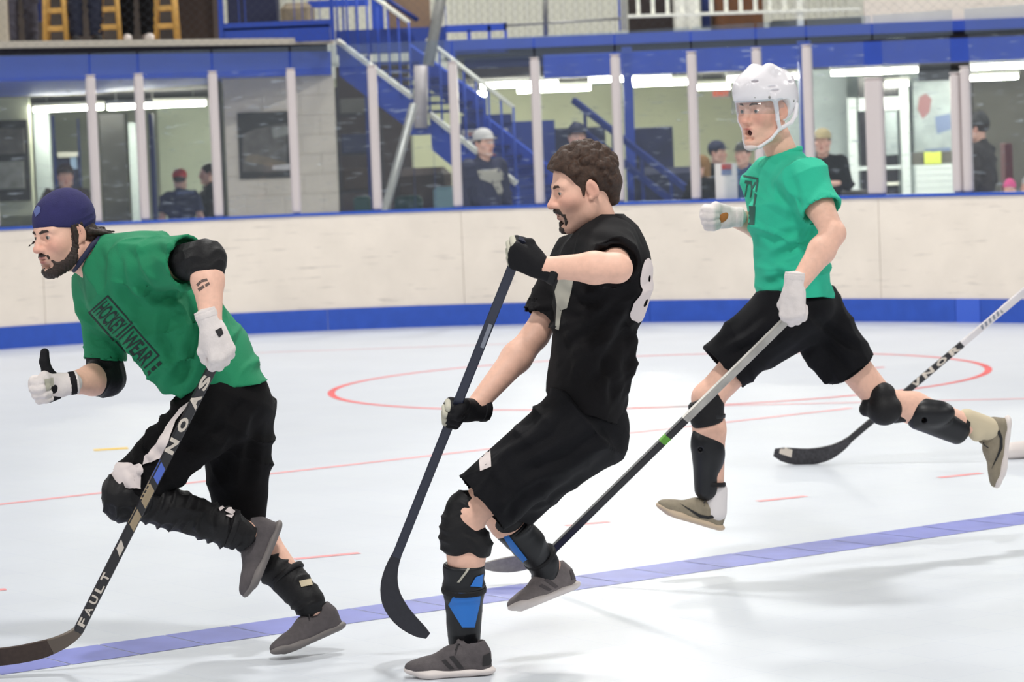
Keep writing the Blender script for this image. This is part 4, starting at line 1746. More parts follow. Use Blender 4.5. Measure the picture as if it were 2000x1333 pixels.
    v = folds(v, f, [(nrm(l + u * .6), .12, .009, B(350, 640, -.15), .30), (nrm(fw + u * .2), .10, .007, B(300, 560, -.15), .20), (nrm(u - fw * .4), .075, .006, B(330, 560, -.2), .14),
                     (nrm(elR - shR), .06, .005, slR, .12), (V3(1, 0, -.3), .09, .008, B(420, 740, -.1), .16), (nrm(u + l * .5), .14, .006)], 11)
    v = creases(v, f, CR_LSHIRT)
    shirt = tag(mk('shirt', v, f, 'tee_green_dark', root, True), 'dark green t-shirt')
    collar_ring(shirt, neck0 + u * .036 + fw * .012, u, fw, l, .069, .007, 'navy')
    # print on the chest: two framed lines of block lettering
    import itertools
    c0, ux = np.array((243, 652.)), np.array((104, 118.)) / 157.3
    uy = np.array((ux[1], -ux[0]))

    def fr(x0, x1, y0, y1, t=3.2):
        o = []
        for a, b, c, d_ in ((x0, x1, y0, y0 + t), (x0, x1, y1 - t, y1), (x0, x0 + t, y0 + t, y1 - t), (x1 - t, x1, y0 + t, y1 - t)):
            o.append([tuple(c0 + ux * p_ + uy * q_) for p_, q_ in ((a, c), (b, c), (b, d_), (a, d_))])
        return o
    for q in fr(-78, -4, -26, 26) + fr(0, 78, -24, 24):
        px_decal('print_frame', [q], shirt, 'dark_print', seg=9)
    px_text('print_lettering', 'HOCKEY', tuple(c0 - ux * 41), tuple(ux * 62), 36, shirt, 'dark_print', bold=.02)
    px_text('print_lettering', 'WEAR', tuple(c0 + ux * 39), tuple(ux * 64), 34, shirt, 'dark_print', bold=.02)
    for q_ in (-16, -2, 12):
        px_decal('print_mark', [[tuple(c0 + ux * a_ + uy * (q_ + b_)) for a_, b_ in ((86, -5), (93, -5), (93, 5), (86, 5))]], shirt, 'dark_print', seg=9)
    # elbow pads
    for el, a, b, q in ((elL, lerp(elL, shL, .26), lerp(elL, WL, .16), .002), (elR, lerp(elR, shR, .20), lerp(elR, WR, .24), .002)):
        o = [('+', Cap(a, el, .062, .060 + q), 0), ('+', Cap(el, b, .060 + q, .056), .02), ('-', Half(b, -nrm(b - el)), .004)]
        o[-1] = ('&', Half(b + nrm(b - el) * .02, nrm(b - el)), .006)
        v, f = sculpt(o, .0045)
        v = folds(v, f, [(nrm(b - el), .035, .002)], 3)
        tag(mk('elbow_pad', v, f, 'black_pad', root, True), 'black elbow sleeve')
    # trousers
    kn2 = lerp(hipL, knL, .86)
    po = [('+', Ell(B(432, 782, 0), (.15, .175, .13), RT), 0), ('+', Cap(hipL, kn2, .122, .092), .05),
          ('+', Fru(hipR + V3(.03, 0, .02), knR + nrm(knR - hipR) * .02, .135, .088), .05), ('+', Cap(B(470, 790, .0), B(470, 900, .1), .09, .08), .06),
          ('&', Half(B(430, 728, 0), V3(0, 0, 1)), 0)]
    v, f = sculpt(po, .0065)
    v = folds(v, f, [(V3(.8, 0, .6), .07, .006, B(300, 860, -.15), .22), (V3(.3, 0, 1), .12, .008, B(440, 880, 0), .25), (V3(-.7, 0, .6), .045, .004, B(260, 940, -.2), .12)], 13)
    v = creases(v, f, CR_TROUS)
    tr = tag(mk('trousers', v, f, 'black_cloth', root, True), 'black knee-length trousers')
    px_decal('white_stripe', [[(377, 782), (345, 824), (330, 862), (314, 896), (280, 908), (284, 894), (308, 868), (324, 836), (352, 800)]], tr, 'white_cloth', seg=5, off=.006)
    px_decal('white_stripe', [[(224, 906), (278, 908), (274, 956), (250, 952), (217, 946)]], tr, 'white_cloth', seg=5, off=.007)
    # padded leg guards
    o = [('+', Ell(B(236, 972, -.11), (.066, .084, .080)), 0), ('+', Cap(B(256, 968, -.11), B(330, 992, -.08), .082, .070), .03), ('+', Cap(B(330, 992, -.08), B(440, 1030, -.04), .068, .062), .02), ('+', Cap(B(440, 1030, -.04), B(474, 1046, -.03), .062, .050), .02)]
    v, f = sculpt(o, .005)
    v = folds(v, f, [(nrm(anL - knL), .040, .0045), (nrm(V3(.3, 0, 1)), .05, .003)], 8)
    sg = tag(mk('shin_guard', v, f, 'black_pad', root, True), 'black padded knee and shin guard of the raised leg')
    for pl in ([(425, 994), (437, 988), (440, 994), (428, 1000)], [(440, 1000), (450, 992), (462, 988), (470, 996), (452, 1006)], [(442, 1008), (456, 1006), (452, 1014)]):
        px_decal('reflective_patch', [pl], sg, 'white_cloth', seg=4, off=.005)
    ring(sg, 'strap', B(452, 1033, -.04), nrm(anL - knL), .062, .02, .003, 'black_pad')
    dR = nrm(anR - knR)
    sdv = np.cross(dR, V3(0, 1, 0))
    sdv = sdv if sdv[0] < 0 else -sdv
    o = [('+', Cap(lerp(knR, anR, .18) + sdv * .018, lerp(knR, anR, .55) + sdv * .018, .060, .058), 0), ('+', Cap(lerp(knR, anR, .55) + sdv * .016, lerp(knR, anR, .93), .058, .050), .02), ('+', Cap(lerp(knR, anR, .74), lerp(knR, anR, .95), .056, .052), .02)]
    v, f = sculpt(o, .0045)
    v = folds(v, f, [(dR, .04, .003)], 9)
    sg = tag(mk('shin_guard', v, f, 'black_pad', root, True), 'black shin guard of the pushing leg')
    ring(sg, 'strap', lerp(knR, anR, .66), dR, .062, .018, .003, 'black_pad')
    px_decal('strap_tab', [[(583, 1136), (606, 1132), (610, 1144), (588, 1148)]], sg, 'sock_cream', seg=6, off=.004)
    # gloves
    glL = glove(root, WL, RL, 'L', FIST2, THUMB_WRAP, 'white_glove', .006, .062, lbl='white glove gripping the stick')
    px_decal('glove_mark', [[(420, 646), (432, 640), (436, 652), (428, 660), (424, 654)]], glL, 'lace_dark', seg=5)
    glR = glove(root, WR, RR, 'R', (76, 80, 52), THUMB_FIST, 'white_glove', .0035, .05, 'black_glove', lbl='white and black glove with thumb up')
    o = []
    tp = [V3(a, b, c) for a, b, c in THUMB_UP]
    for j in range(3):
        r = (.0145, .0145, .0125, .0105)
        o.append(('+', Cap(WR + RR @ tp[j], WR + RR @ tp[j + 1], r[j] + .004, r[j + 1] + .004), .006))
    o.append(('+', Ell(WR + RR @ V3(.03, .008, -.016), (.036, .034, .016), RR), .012))
    o.append(('+', Cap(WR + RR @ V3(.02, -.03, -.006), WR + RR @ V3(.05, -.036, -.008), .014), .01))
    v, f = sculpt(o, .003)
    mk('thumb_and_palm', v, f, 'black_glove', glR, True)
    px_decal('palm_patch', [[(86, 742), (104, 738), (106, 760), (90, 764)]], glR.children[-1] if glR.children[-1].name.startswith('thumb') else glR, 'grey_palm', glR, seg=6)
    # shoes
    hh, tt = B(556, 1020, .02), B(490, 1174, -.04)
    x = nrm(tt - hh)
    up = V3(-.92, -.1, .39)
    shoe(root, hh, hh + x * .29, nrm(up - x * (up @ x)), 'L', 'shoe_dark', 'sole_grey', None, L0=.285)
    hh = B(674, 1228, Dr + .12)
    x = nrm(toeR - hh)
    up = nrm(V3(-.41, 0, .91))
    shoe(root, toeR - x * .285, toeR, nrm(up - x * (up @ x)), 'R', 'shoe_dark', 'sole_grey', None, L0=.285)
    # ---- stick
    st = empty('hockey_stick', B(70, 1300, -.1), 'black hockey stick with large pale letters, blade flat on the floor at left', 'hockey stick')
    toe = B(-75, 1288, -.12)
    corner = B(98, 1285, -.08)
    nn = nrm(np.cross(sd, toe - s_heel))
    b0 = lerp(s_top, s_heel, .955)
    blade = bez(b0, corner, toe, 14)
    rect_loft([lerp(s_top, b0, t) for t in np.linspace(0, 1, 16)], nn, [.031] * 16, [.021] * 16, 'stick_black', 'shaft', st)
    shf = st.children[0]
    wd = list(np.linspace(.032, .064, 7)) + [.066, .066, .066, .066, .066, .062, .054, .036]
    bl = rect_loft(blade[:6], nn, wd[:6], list(np.linspace(.020, .010, 6)), 'stick_taupe', 'hosel', st)
    bl = rect_loft(blade[5:], nn, wd[5:], [.010] + [.008] * 9, 'stick_tape_brown', 'blade', st)
    a2, b2 = np.array(proj(s_top)), np.array(proj(b0))
    ud = (a2 - b2) / np.linalg.norm(a2 - b2)

    def on(y):
        t = (y - a2[1]) / (b2[1] - a2[1])
        return a2 + (b2 - a2) * t
    for ch, y in (('S', 748), ('A', 784), ('O', 830), ('N', 872)):
        px_text('shaft_lettering', ch, tuple(on(y)), tuple(ud * 31), 17, shf, 'stick_letter', shf, bold=.05)
    vd = np.array((ud[1], -ud[0]))

    def para(y0, y1, m_, hw=8.5, sk=6, nm='shaft_graphic'):
        a, b = on(y0), on(y1)
        px_decal(nm, [[tuple(a + vd * hw + ud * sk), tuple(a - vd * hw - ud * sk), tuple(b - vd * hw - ud * sk), tuple(b + vd * hw + ud * sk)]], shf, m_, shf, seg=8)
    para(908, 938, 'stick_blue')
    para(950, 985, 'stick_beige')
    para(1000, 1030, 'stick_beige')
    for i, ch in enumerate('FAULT'):
        px_text('shaft_lettering', ch, tuple(on(1216 - i * 22)), tuple(ud * 17), 14, shf, 'stick_letter', shf, bold=.03)
    para(1062, 1080, 'stick_letter', 6)


mat('stick_taupe', (96, 84, 74), 0.5)
player_left()

# ================================================================== player in green with the white helmet, right
CR_RSHIRT = [([(1604, 420), (1572, 470), (1500, 515)], 9, -.011), ([(1612, 470), (1560, 540), (1485, 556)], 9, -.011), ([(1490, 520), (1545, 545), (1610, 530)], 8, -.008), ([(1500, 350), (1535, 390), (1575, 405)], 9, -.009), ([(1540, 330), (1556, 380), (1548, 450)], 9, -.007), ([(1480, 440), (1510, 470), (1590, 440)], 9, -.007)]
CR_RSHORTS = [([(1560, 620), (1500, 660), (1420, 700)], 10, -.010), ([(1590, 620), (1640, 660), (1690, 690)], 9, -.010), ([(1600, 650), (1640, 700), (1660, 730)], 8, -.008), ([(1520, 610), (1460, 660), (1400, 690)], 9, .007)]


def player_right():
    D0 = 11.4
    B = lambda x, y, d=0.0: at(x, y, D0 + d)
    root = empty('person', V3(*at(1500, 1100, D0)[:2], 0), 'helmeted player in bright green t-shirt running mid-stride with mouth open', 'person')
    s_top, s_heel = B(1562, 600, -.42), B(1068, 1086, -.10)
    sd = nrm(s_heel - s_top)
    u = nrm(B(1533, 305) - B(1558, 595))
    l = nrm(V3(.28, -.96, 0))
    l = nrm(l - u * (l @ u))
    fw = np.cross(l, u)
    RT = np.stack([fw, l, u], 1)
    S = 1.05
    HC = B(1492, 217, 0)
    HR = R3(V3(-.71, -.70, -.06), V3(.02, 0, 1))
    neck0 = B(1537, 305, .01)
    hops = head_ops(HC, HR, S, 'open')
    GL = s_top + sd * .06
    WL, RL = grip2(s_top + sd * .03, V3(-.10, 0, -1), V3(-.30, -.95, .1))
    RR = hand_frame(V3(-.98, -.15, .05), V3(-.1, 1, .15))
    WR = B(1424, 424, .06)
    shL, shR = B(1572, 350, -.17), B(1492, 352, .17)
    elL, elR = B(1628, 456, -.34), B(1505, 448, .22)
    hipL, hipR = B(1545, 605, -.09), B(1575, 605, .09)
    knL, anL = B(1382, 778, -.14), B(1394, 985, -.10)
    knR, anR = B(1726, 788, .12), B(1915, 838, .26)
    chest, pel = B(1542, 390, 0), B(1558, 590, 0)
    body = [('+', Cap(pel, lerp(pel, chest, .45), .115, .105, fw, .75), .03), ('+', Cap(lerp(pel, chest, .45), chest, .11, .125, fw, .75), .05),
            ('+', Cap(shL, shR, .045), .04), ('+', Cap(neck0 - u * .04, HC + HR @ (V3(-.026, 0, -.05) * S), .060, .056), .04)]
    for sh, el, W in ((shL, elL, WL), (shR, elR, WR)):
        body += limb([sh, lerp(sh, el, .5), el], [.055, .052, .043])
        body += [('+', Cap(el, lerp(el, W, .3), .043, .049), .02), ('+', Cap(lerp(el, W, .3), W, .049, .030), .02)]
    for hip, kn, an in ((hipL, knL, anL), (hipR, knR, anR)):
        body += limb([hip, lerp(hip, kn, .5), kn], [.074, .066, .056])
        back = nrm(np.cross(an - kn, V3(0, -1, 0)))
        back = back if back[2] > 0 or kn is knL else -back
        cb = lerp(kn, an, .3) + back * (.012 if kn is knR else -.0)
        body += [('+', Cap(kn, cb, .058, .060), .02), ('+', Cap(cb, an, .060, .036), .02)]
    body += hand_ops(WL, RL, 'L', FIST, THUMB_WRAP, -.002)
    body += hand_ops(WR, RR, 'R', FIST, THUMB_FIST, -.002)
    v, f = coarse_fine(body, hops, HC, -.18, .0025, .17)
    col = head_col(v, HC, HR, S, None, 1.1)
    tag(mk('body', v, f, 'skin', root, True, col), 'fair skin of face, arms and legs')
    eyes(root, HC, HR, S, (-.05, 0))
    brows(root, HC, HR, S, 'hair_brown', .004, .8)

    def L(x, y, z):
        return HC + HR @ (V3(x, y, z) * S)
    v, f = sculpt([('+', Ell(L(.072, 0, -.071), V3(.014, .015, .012) * S, HR), 0)], .002)
    mk('mouth_opening', v, f, 'mouth_dark', root, True)
    v, f = sculpt([('+', Ell(L(-.014, 0, .043), V3(.103, .081, .088) * S, HR), 0), ('-', Box(L(.07, 0, -.05), V3(.10, .2, .085) * S, HR), .01), ('-', Half(L(0, 0, -.05), HR @ V3(0, 0, 1)), .01)], .004)
    mk('hair', v, f, 'hair_dark', root, True)
    # helmet
    ho = [('+', Ell(L(-.018, 0, .050), V3(.127, .105, .106) * S, HR), 0), ('+', Ell(L(.032, 0, .072), V3(.092, .086, .074) * S, HR), .012)]
    for y in (-1, 1):
        ho += [('+', Cap(L(.085, y * .030, .105), L(.0, y * .038, .146), .014 * S, .016 * S), .035), ('+', Cap(L(-.005, y * .035, .142), L(-.105, y * .036, .11), .018 * S, .014 * S), .035)]
    ho += [('-', Box(L(.085, 0, -.065), V3(.105, .2, .103) * S, HR, .01), .008), ('-', Half(L(0, 0, -.055), HR @ V3(.1, 0, 1)), .01)]
    for y in (-1, 1):
        ho += [('-', Ell(L(-.006, y * .105, -.012), V3(.032, .045, .048) * S, HR), .008),
               ('+', Cap(L(.040, y * .090, .05), L(.036, y * .090, .005), .012 * S, .010 * S, HR[:, 1], .6), .01),
               ('-', Ell(L(.055, y * .089, .088), V3(.026, .012, .0045) * S, HR), .003), ('-', Ell(L(.045, y * .094, .074), V3(.026, .012, .0045) * S, HR), .003),
               ('-', Ell(L(-.06, y * .088, .098), V3(.022, .012, .0045) * S, HR), .003), ('-', Ell(L(.095, y * .048, .112), V3(.016, .012, .0045) * S, HR), .003)]
    v, f = sculpt(ho, .003)
    hm = tag(mk('helmet', v, f, 'white_plastic', root, True), 'glossy white hockey helmet')
    # ear loops and chin strap
    for y in (-1, 1):
        P = [(.036, .091, .02), (.033, .090, -.03), (.020, .086, -.062)]
        Q = [(-.078, .088, .015), (-.066, .090, -.022), (-.040, .091, -.046), (.020, .086, -.064)]
        T = [(.020, .086, -.063), (.045, .064, -.098), (.072, .034, -.122), (.082, .0, -.128)]
        o = []
        for pl, r in ((P, .0075), (Q, .008), (T, .0062)):
            for a, b in zip(pl[:-1], pl[1:]):
                o.append(('+', Cap(L(a[0], a[1] * y, a[2]), L(b[0], b[1] * y, b[2]), r * S), .004))
        v, f = sculpt(o, .0025)
        mk('chin_strap', v, f, 'white_plastic', hm, True)
    v, f = sculpt([('+', Ell(L(.080, 0, -.124), V3(.02, .028, .012) * S, HR), 0)], .003)
    mk('chin_cup', v, f, 'white_cloth', hm, True)
    mb = MB()
    secs = []
    N = 22
    for i in range(N + 1):
        a = math.radians(-78 + 156 * i / N)
        zl = .000 - .010 * abs(math.sin(a)) ** 2 if abs(a) < 1.2 else .012
        c, s_ = math.cos(a), math.sin(a)
        pt = lambda r, z: L(-.012 + (.132 + r) * c, (.106 + r) * s_, z)
        secs.append([pt(0, .046), pt(.006, zl), pt(.0085, zl), pt(.0025, .046)])
    mb.loft(secs)
    mb.build('visor', 'visor', hm, True)
    for y in (-1, 1):
        for q in ((.062, .083, .052), (.10, .048, .056), (-.05, .098, .03)):
            v, f = sculpt([('+', Ell(L(q[0], y * q[1], q[2]), .0055, HR), 0)], .002)
            mk('screw', v, f, 'galv', hm, True)
    # shirt
    slL, slR = lerp(shL, elL, .60), lerp(shR, elR, .6)
    so = [('+', Fru(B(1551, 583, 0), B(1540, 400, 0), .175, .175, fw, .80, na=-u + fw * .05), 0), ('+', Ell(B(1540, 410, 0), (.13, .185, .16), RT), .06),
          ('+', Cap(shL, shR, .078), .05), ('+', Cap(B(1543, 322, 0), lerp(shL, shR, .15), .062, .064), .05), ('+', Cap(B(1533, 326, 0), lerp(shL, shR, .85), .068, .072), .05),
          ('+', Fru(shL + (shL - elL) * .1, slL, .086, .080), .05), ('+', Fru(shR + (shR - elR) * .1, slR, .082, .080), .04),
          ('-', Fru(lerp(shL, elL, .45), slL + (elL - shL) * .1, .068, .073), .004), ('-', Fru(lerp(shR, elR, .5), slR + (elR - shR) * .1, .068, .072), .004),
          ('-', Fru(B(1551, 595, 0), B(1551, 560, 0), .158, .155, fw, .78), .004),
          ('-', Cap(neck0 + u * .035 + fw * .02, neck0 + u * .17 + fw * .04, .060, .085), .01)]
    v, f = sculpt(so, .0065)
    v = folds(v, f, [(nrm(u + fw * -.7), .11, .007, B(1560, 500, -.1), .25), (nrm(u * .5 + l), .10, .006, B(1560, 400, -.15), .16), (nrm(u + fw * .5), .09, .006, B(1520, 560, -.15), .14), (nrm(u), .15, .004)], 21)
    v = creases(v, f, CR_RSHIRT)
    shirt = tag(mk('shirt', v, f, 'tee_green', root, True), 'bright green t-shirt')
    collar_ring(shirt, neck0 + u * .016 + fw * .010, u, fw, l, .066, .008, 'tee_green')
    for q in ([(1452, 342), (1482, 348), (1481, 352), (1452, 346)], [(1478, 352), (1482, 352), (1474, 410), (1470, 410)], [(1459, 402), (1476, 404), (1474, 440), (1462, 440)]):
        px_decal('print_block', [q], shirt, 'dark_print_soft', seg=8)
    px_text('print_lettering', 'TY', (1464, 370), (22, 4), 32, shirt, 'dark_print_soft', bold=.03)
    # shorts
    hmL, hmR = B(1412, 720, -.12), B(1664, 722, .11)
    po = [('+', Ell(B(1556, 605, 0), (.14, .17, .10), RT), 0), ('+', Fru(hipL + u * .02, hmL, .128, .110), .05), ('+', Fru(hipR + u * .02, hmR, .125, .105), .05),
          ('+', Cap(B(1560, 640, 0), B(1500, 690, -.06), .085, .06), .04),
          ('+', Cap(B(1586, 690, .03), B(1612, 744, .05), .045, .018), .03),
          ('-', Fru(lerp(hipL, hmL, .88), hmL + (hmL - hipL) * .05, .090, .098), .004), ('-', Fru(lerp(hipR, hmR, .86), hmR + (hmR - hipR) * .05, .088, .095), .004), ('&', Half(B(1556, 560, 0), u), 0)]
    v, f = sculpt(po, .0065)
    v = folds(v, f, [(nrm(hmL - hipL), .15, .005, B(1450, 680, -.15), .2), (nrm(hmR - hipR), .11, .005, B(1650, 670, 0), .18), (V3(1, 0, .5), .17, .004)], 23)
    v = creases(v, f, CR_RSHORTS)
    mk('shorts', v, f, 'black_short', root, True)
    v, f = sculpt([('+', Fru(lerp(hipR, knR, .2), lerp(hipR, knR, .62) - u * .01, .088, .085), 0)], .006)
    mk('shorts_liner', v, f, 'black_cloth', root, True)
    # knee pads and shin guards
    o = [('+', Cap(B(1384, 775, -.145), B(1382, 818, -.145), .060, .060), 0), ('+', Ell(B(1366, 790, -.15), (.040, .055, .050)), .02), ('+', Cap(B(1362, 765, -.15), B(1368, 820, -.15), .030, .034), .02), ('&', Half(B(1382, 832, -.14), V3(.2, 0, -1)), .01), ('&', Half(B(1384, 766, -.14), V3(-.55, 0, 1)), .01)]
    v, f = sculpt(o, .0045)
    kp = mk('knee_pad', v, f, 'black_pad', root, True)
    ring(kp, 'strap', B(1384, 812, -.14), V3(.05, 0, 1), .060, .018, .003, 'black_plastic')
    o = [('+', Cap(B(1378, 862, -.14), B(1380, 955, -.12), .052, .046), 0), ('+', Ell(B(1386, 885, -.135), (.058, .056, .085)), .02), ('+', Cap(B(1370, 840, -.14), B(1372, 870, -.14), .030, .04), .02)]
    for y in (880, 935):
        o.append(('-', Ell(B(1368, y, -.20), (.011, .03, .011)), .003))
    v, f = sculpt(o, .004)
    sg = mk('shin_guard', v, f, 'black_plastic', root, True)
    ring(sg, 'strap', B(1390, 945, -.115), V3(.1, 0, 1), .050, .016, .003, 'black_pad')
    dR = nrm(anR - knR)
    o = [('+', Ell(B(1727, 800, .07), (.068, .062, .062)), 0), ('+', Ell(B(1722, 768, .09), (.052, .060, .042)), .02), ('+', Cap(B(1692, 800, .1), B(1698, 786, .1), .028, .028), .014), ('+', Cap(B(1748, 812, .12), B(1772, 812, .14), .03, .024), .02)]
    v, f = sculpt(o, .0045)
    kp = mk('knee_pad', v, f, 'black_pad', root, True)
    ring(kp, 'strap', lerp(knR, anR, -.02), dR, .064, .03, .003, 'black_pad')
    o = [('+', Cap(B(1800, 806, .14), B(1872, 838, .22), .054, .046), 0), ('+', Ell(B(1822, 808, .13), (.085, .05, .052)), .02), ('+', Cap(B(1790, 822, .14), B(1868, 852, .22), .034, .032), .02)]
    for q in ((1806, 822), (1852, 840)):
        o.append(('-', Ell(B(*q, .08), (.010, .04, .012)), .003))
    v, f = sculpt(o, .004)
    sg = mk('shin_guard', v, f, 'black_plastic', root, True)
    ring(sg, 'strap', B(1878, 834, .235), dR, .050, .018, .003, 'black_pad')
    # socks
    v, f = sculpt([('+', Cap(B(1399, 958, -.105), B(1397, 1000, -.10), .042, .044), 0)], .005)
    mk('sock', v, f, 'sock_white', root, True)
    v, f = sculpt([('+', Cap(B(1888, 822, .24), B(1930, 838, .27), .046, .046), 0), ('+', Ell(B(1908, 848, .24), (.03, .03, .03)), .02)], .005)
    mk('sock', v, f, 'sock_cream', root, True)
    # gloves
    gl = glove(root, WL, RL, 'L', FIST2, THUMB_WRAP, 'white_glove', .007, .065, lbl='white glove holding the stick')
    v, f = sculpt([('+', Ell(WL + RL @ V3(.062, -.006, -.020), (.030, .034, .012), RL), 0)], .003)
    mk('palm', v, f, 'tan_palm', gl, True)
    gl = glove(root, WR, RR, 'R', (74, 84, 55), THUMB_FIST, 'white_glove', .007, .05, lbl='white glove in a loose fist')
    v, f = sculpt([('+', Ell(WR + RR @ V3(.035, .012, -.026), (.030, .030, .014), RR), 0)], .003)
    mk('palm', v, f, 'tan_palm', gl, True)
    # shoes
    hh, tt = B(1413, 1040, -.09), B(1273, 997, -.14)
    x = nrm(tt - hh)
    up = V3(.28, 0, .96)
    shoe(root, hh, hh + x * .29, nrm(up - x * (up @ x)), 'L', 'shoe_khaki', 'sole_tan', 'swoosh', L0=.288)
    hh, tt = B(1977, 812, .28), B(1956, 972, .30)
    x = nrm(tt - hh)
    up = V3(-.99, -.06, .13)
    shoe(root, hh, hh + x * .29, nrm(up - x * (up @ x)), 'R', 'shoe_khaki', 'sole_white', 'swoosh', L0=.298)
    # ---- stick
    st = empty('hockey_stick', B(1020, 1110, -.1), 'silver and black hockey stick with green band carried by the helmeted runner', 'hockey stick')
    toe = B(944, 1106, -.12)
    nn = nrm(np.cross(sd, toe - s_heel))
    b0 = lerp(s_top, s_heel, .965)
    blade = bez(b0, B(1046, 1106, -.10), toe, 12)
    cuts = [0, .46, .53, .555, 1.0]
    for a, b, m_, nm in zip(cuts[:-1], cuts[1:], ('stick_silver', 'stick_black', 'stick_green', 'stick_black'), ('upper_shaft', 'shaft_section', 'green_band', 'lower_shaft')):
        rect_loft([lerp(s_top, b0, a + (b - a) * t) for t in np.linspace(0, 1, 6)], nn, [.030] * 6, [.020] * 6, m_, nm, st)
    wd = list(np.linspace(.031, .064, 6)) + [.068, .070, .070, .068, .060, .046, .024]
    rect_loft(blade[:6], nn, wd[:6], list(np.linspace(.020, .010, 6)), 'stick_black', 'hosel', st)
    rect_loft(blade[5:], nn, wd[5:], [.010] + [.008] * 7, 'stick_tape_grey', 'blade', st)


mat('dark_print_soft', (40, 88, 78), 0.85)
mat('stick_tape_grey', (150, 144, 140), 0.75, noise=.15, nscale=60)
player_right()

# ================================================================== things behind the glass
def thing_box(p0, p1, Y, depth, name, material, label, cat, bev=.01, z0=None):
    """a piece of furniture standing on the lobby floor, the balcony or the walkway"""
    a, b = at(*p0, Y), at(*p1, Y)
    zt = max(a[2], b[2])
    if z0 is None:
        z0 = 0.0 if zt < 2.5 else (2.84 if p1[0] < 640 else 2.70)
    o = MB().box((min(a[0], b[0]), Y, z0), (max(a[0], b[0]), Y + depth, zt), bev).build(name, material)
    return tag(o, label, cat)


# ---- fluorescent strip lamps under the lobby ceilings
def strip_lamp(pa, pb, Y, label, z=None):
    a, b = at(*pa, Y), at(*pb, Y)
    zc = (a[2] + b[2]) / 2
    r = empty('strip_lamp', ((a[0] + b[0]) / 2, Y, zc), label, 'lamp', 'fluorescent strip lamps in the lobby')
    MB().box((a[0], Y - .07, zc + .028), (b[0], Y + .07, zc + .075), .008).build('lamp_housing', 'metal_white', r)
    for dy in (-.035, .035):
        MB().tube([V3(a[0] + .02, Y + dy, zc), V3(b[0] - .02, Y + dy, zc)], .024, 8).build('tube', 'tube_light', r, True)
    ztop = 2.46
    if ztop > zc + .08:
        for t in (.2, .8):
            x = a[0] + (b[0] - a[0]) * t
            MB().tube([V3(x, Y, zc + .07), V3(x, Y, ztop + .01)], .006, 5).build('hanger', 'galv', r)
    return r


for pa, pb, Y, lb in (((64, 214), (204, 210), 36.5, 'fluorescent strip lamp at far left of the left lobby'),
                      ((208, 210), (300, 207), 35.5, 'fluorescent strip lamp in the middle of the left lobby'),
                      ((272, 206), (404, 203), 36.2, 'fluorescent strip lamp above the red cap spectator'),
                      ((892, 186), (952, 184), 37.6, 'short fluorescent lamp low behind the white cap spectator'),
                      ((936, 168), (1092, 163), 34.6, 'long fluorescent lamp over the stair foot'),
                      ((1008, 177), (1156, 172), 35.6, 'long fluorescent lamp set further back over the stairs'),
                      ((1148, 157), (1224, 154), 33.6, 'fluorescent lamp left of the blue column'),
                      ((1232, 156), (1312, 153), 33.7, 'upper fluorescent lamp right of the blue column'),
                      ((1234, 164), (1348, 161), 34.6, 'lower fluorescent lamp right of the blue column'),
                      ((1356, 172), (1428, 169), 36.0, 'fluorescent lamp just left of the white helmet'),
                      ((1418, 154), (1570, 150), 34.0, 'fluorescent lamp behind the white helmet'),
                      ((1622, 143), (1794, 137), 33.6, 'long bright fluorescent lamp above the white door'),
                      ((1728, 165), (1776, 163), 35.2, 'small far lamp above the door glass'),
                      ((1896, 131), (2080, 126), 33.4, 'fluorescent lamp at the upper right corner'),
                      ((1892, 153), (1990, 150), 35.0, 'fluorescent lamp above the man in the dark coat')):
    strip_lamp(pa, pb, Y, lb)

# ---- left lobby
nb = empty('notice_board', at(30, 385, 36.4), 'dark framed notice board on the wall at far left', 'notice board')
quadbox((-60, 238), (60, 392), 36.4, .06, 'board_frame', 'frame_dark', nb)
quadbox((-50, 254), (48, 300), 36.37, .03, 'poster', 'print_grey1', nb)
quadbox((-50, 318), (48, 368), 36.37, .03, 'poster', 'print_grey2', nb)
quadbox((-100, 180), (66, 420), 36.5, .15, 'wall_lobby_panel', 'lobby_wall', None, 'pale wall carrying the notice board', 'structure')
quadbox((64, 205), (104, 440), 36.9, .15, 'wall_lobby_pier', 'lobby_wall_cool', None, 'pale pier left of the blue door frame', 'structure')
dr = empty('door_1', at(130, 420, 38.0), 'blue framed doorway at left', None, None, 'structure')
quadbox((100, 226), (114, 440), 38.0, .12, 'door_jamb', 'arena_blue_dark', dr)
quadbox((150, 232), (162, 440), 38.0, .12, 'door_jamb', 'arena_blue_dark', dr)
quadbox((112, 298), (152, 306), 38.0, .1, 'door_rail', 'metal_white', dr)
quadbox((108, 304), (158, 440), 38.1, .08, 'door_leaf', 'navy', dr)
quadbox((137, 305), (151, 330), 38.05, .03, 'door_notice', 'sign_blue', dr)
thing_box((192, 222), (254, 440), 37.8, .3, 'display_case', 'case_dark', 'tall dark display case behind the second glass post', 'cabinet')
quadbox((250, 240), (276, 440), 37.2, .2, 'wall_pillar', 'lobby_wall_cool', None, 'pale pillar right of the dark case', 'structure')
quadbox((289, 222), (307, 440), 35.0, .18, 'column_blue', 'arena_blue_dark', None, 'slim dark blue steel column in the left lobby', 'structure')
quadbox((306, 200), (432, 440), 39.0, .2, 'wall_lobby_back', 'lobby_wall_bright', None, 'bright pale wall behind the red cap spectator', 'structure')
quadbox((424, 158), (442, 440), 31.9, .25, 'wall_jamb', 'frame_dark', None, 'dark jamb beside the painted block wall', 'structure')
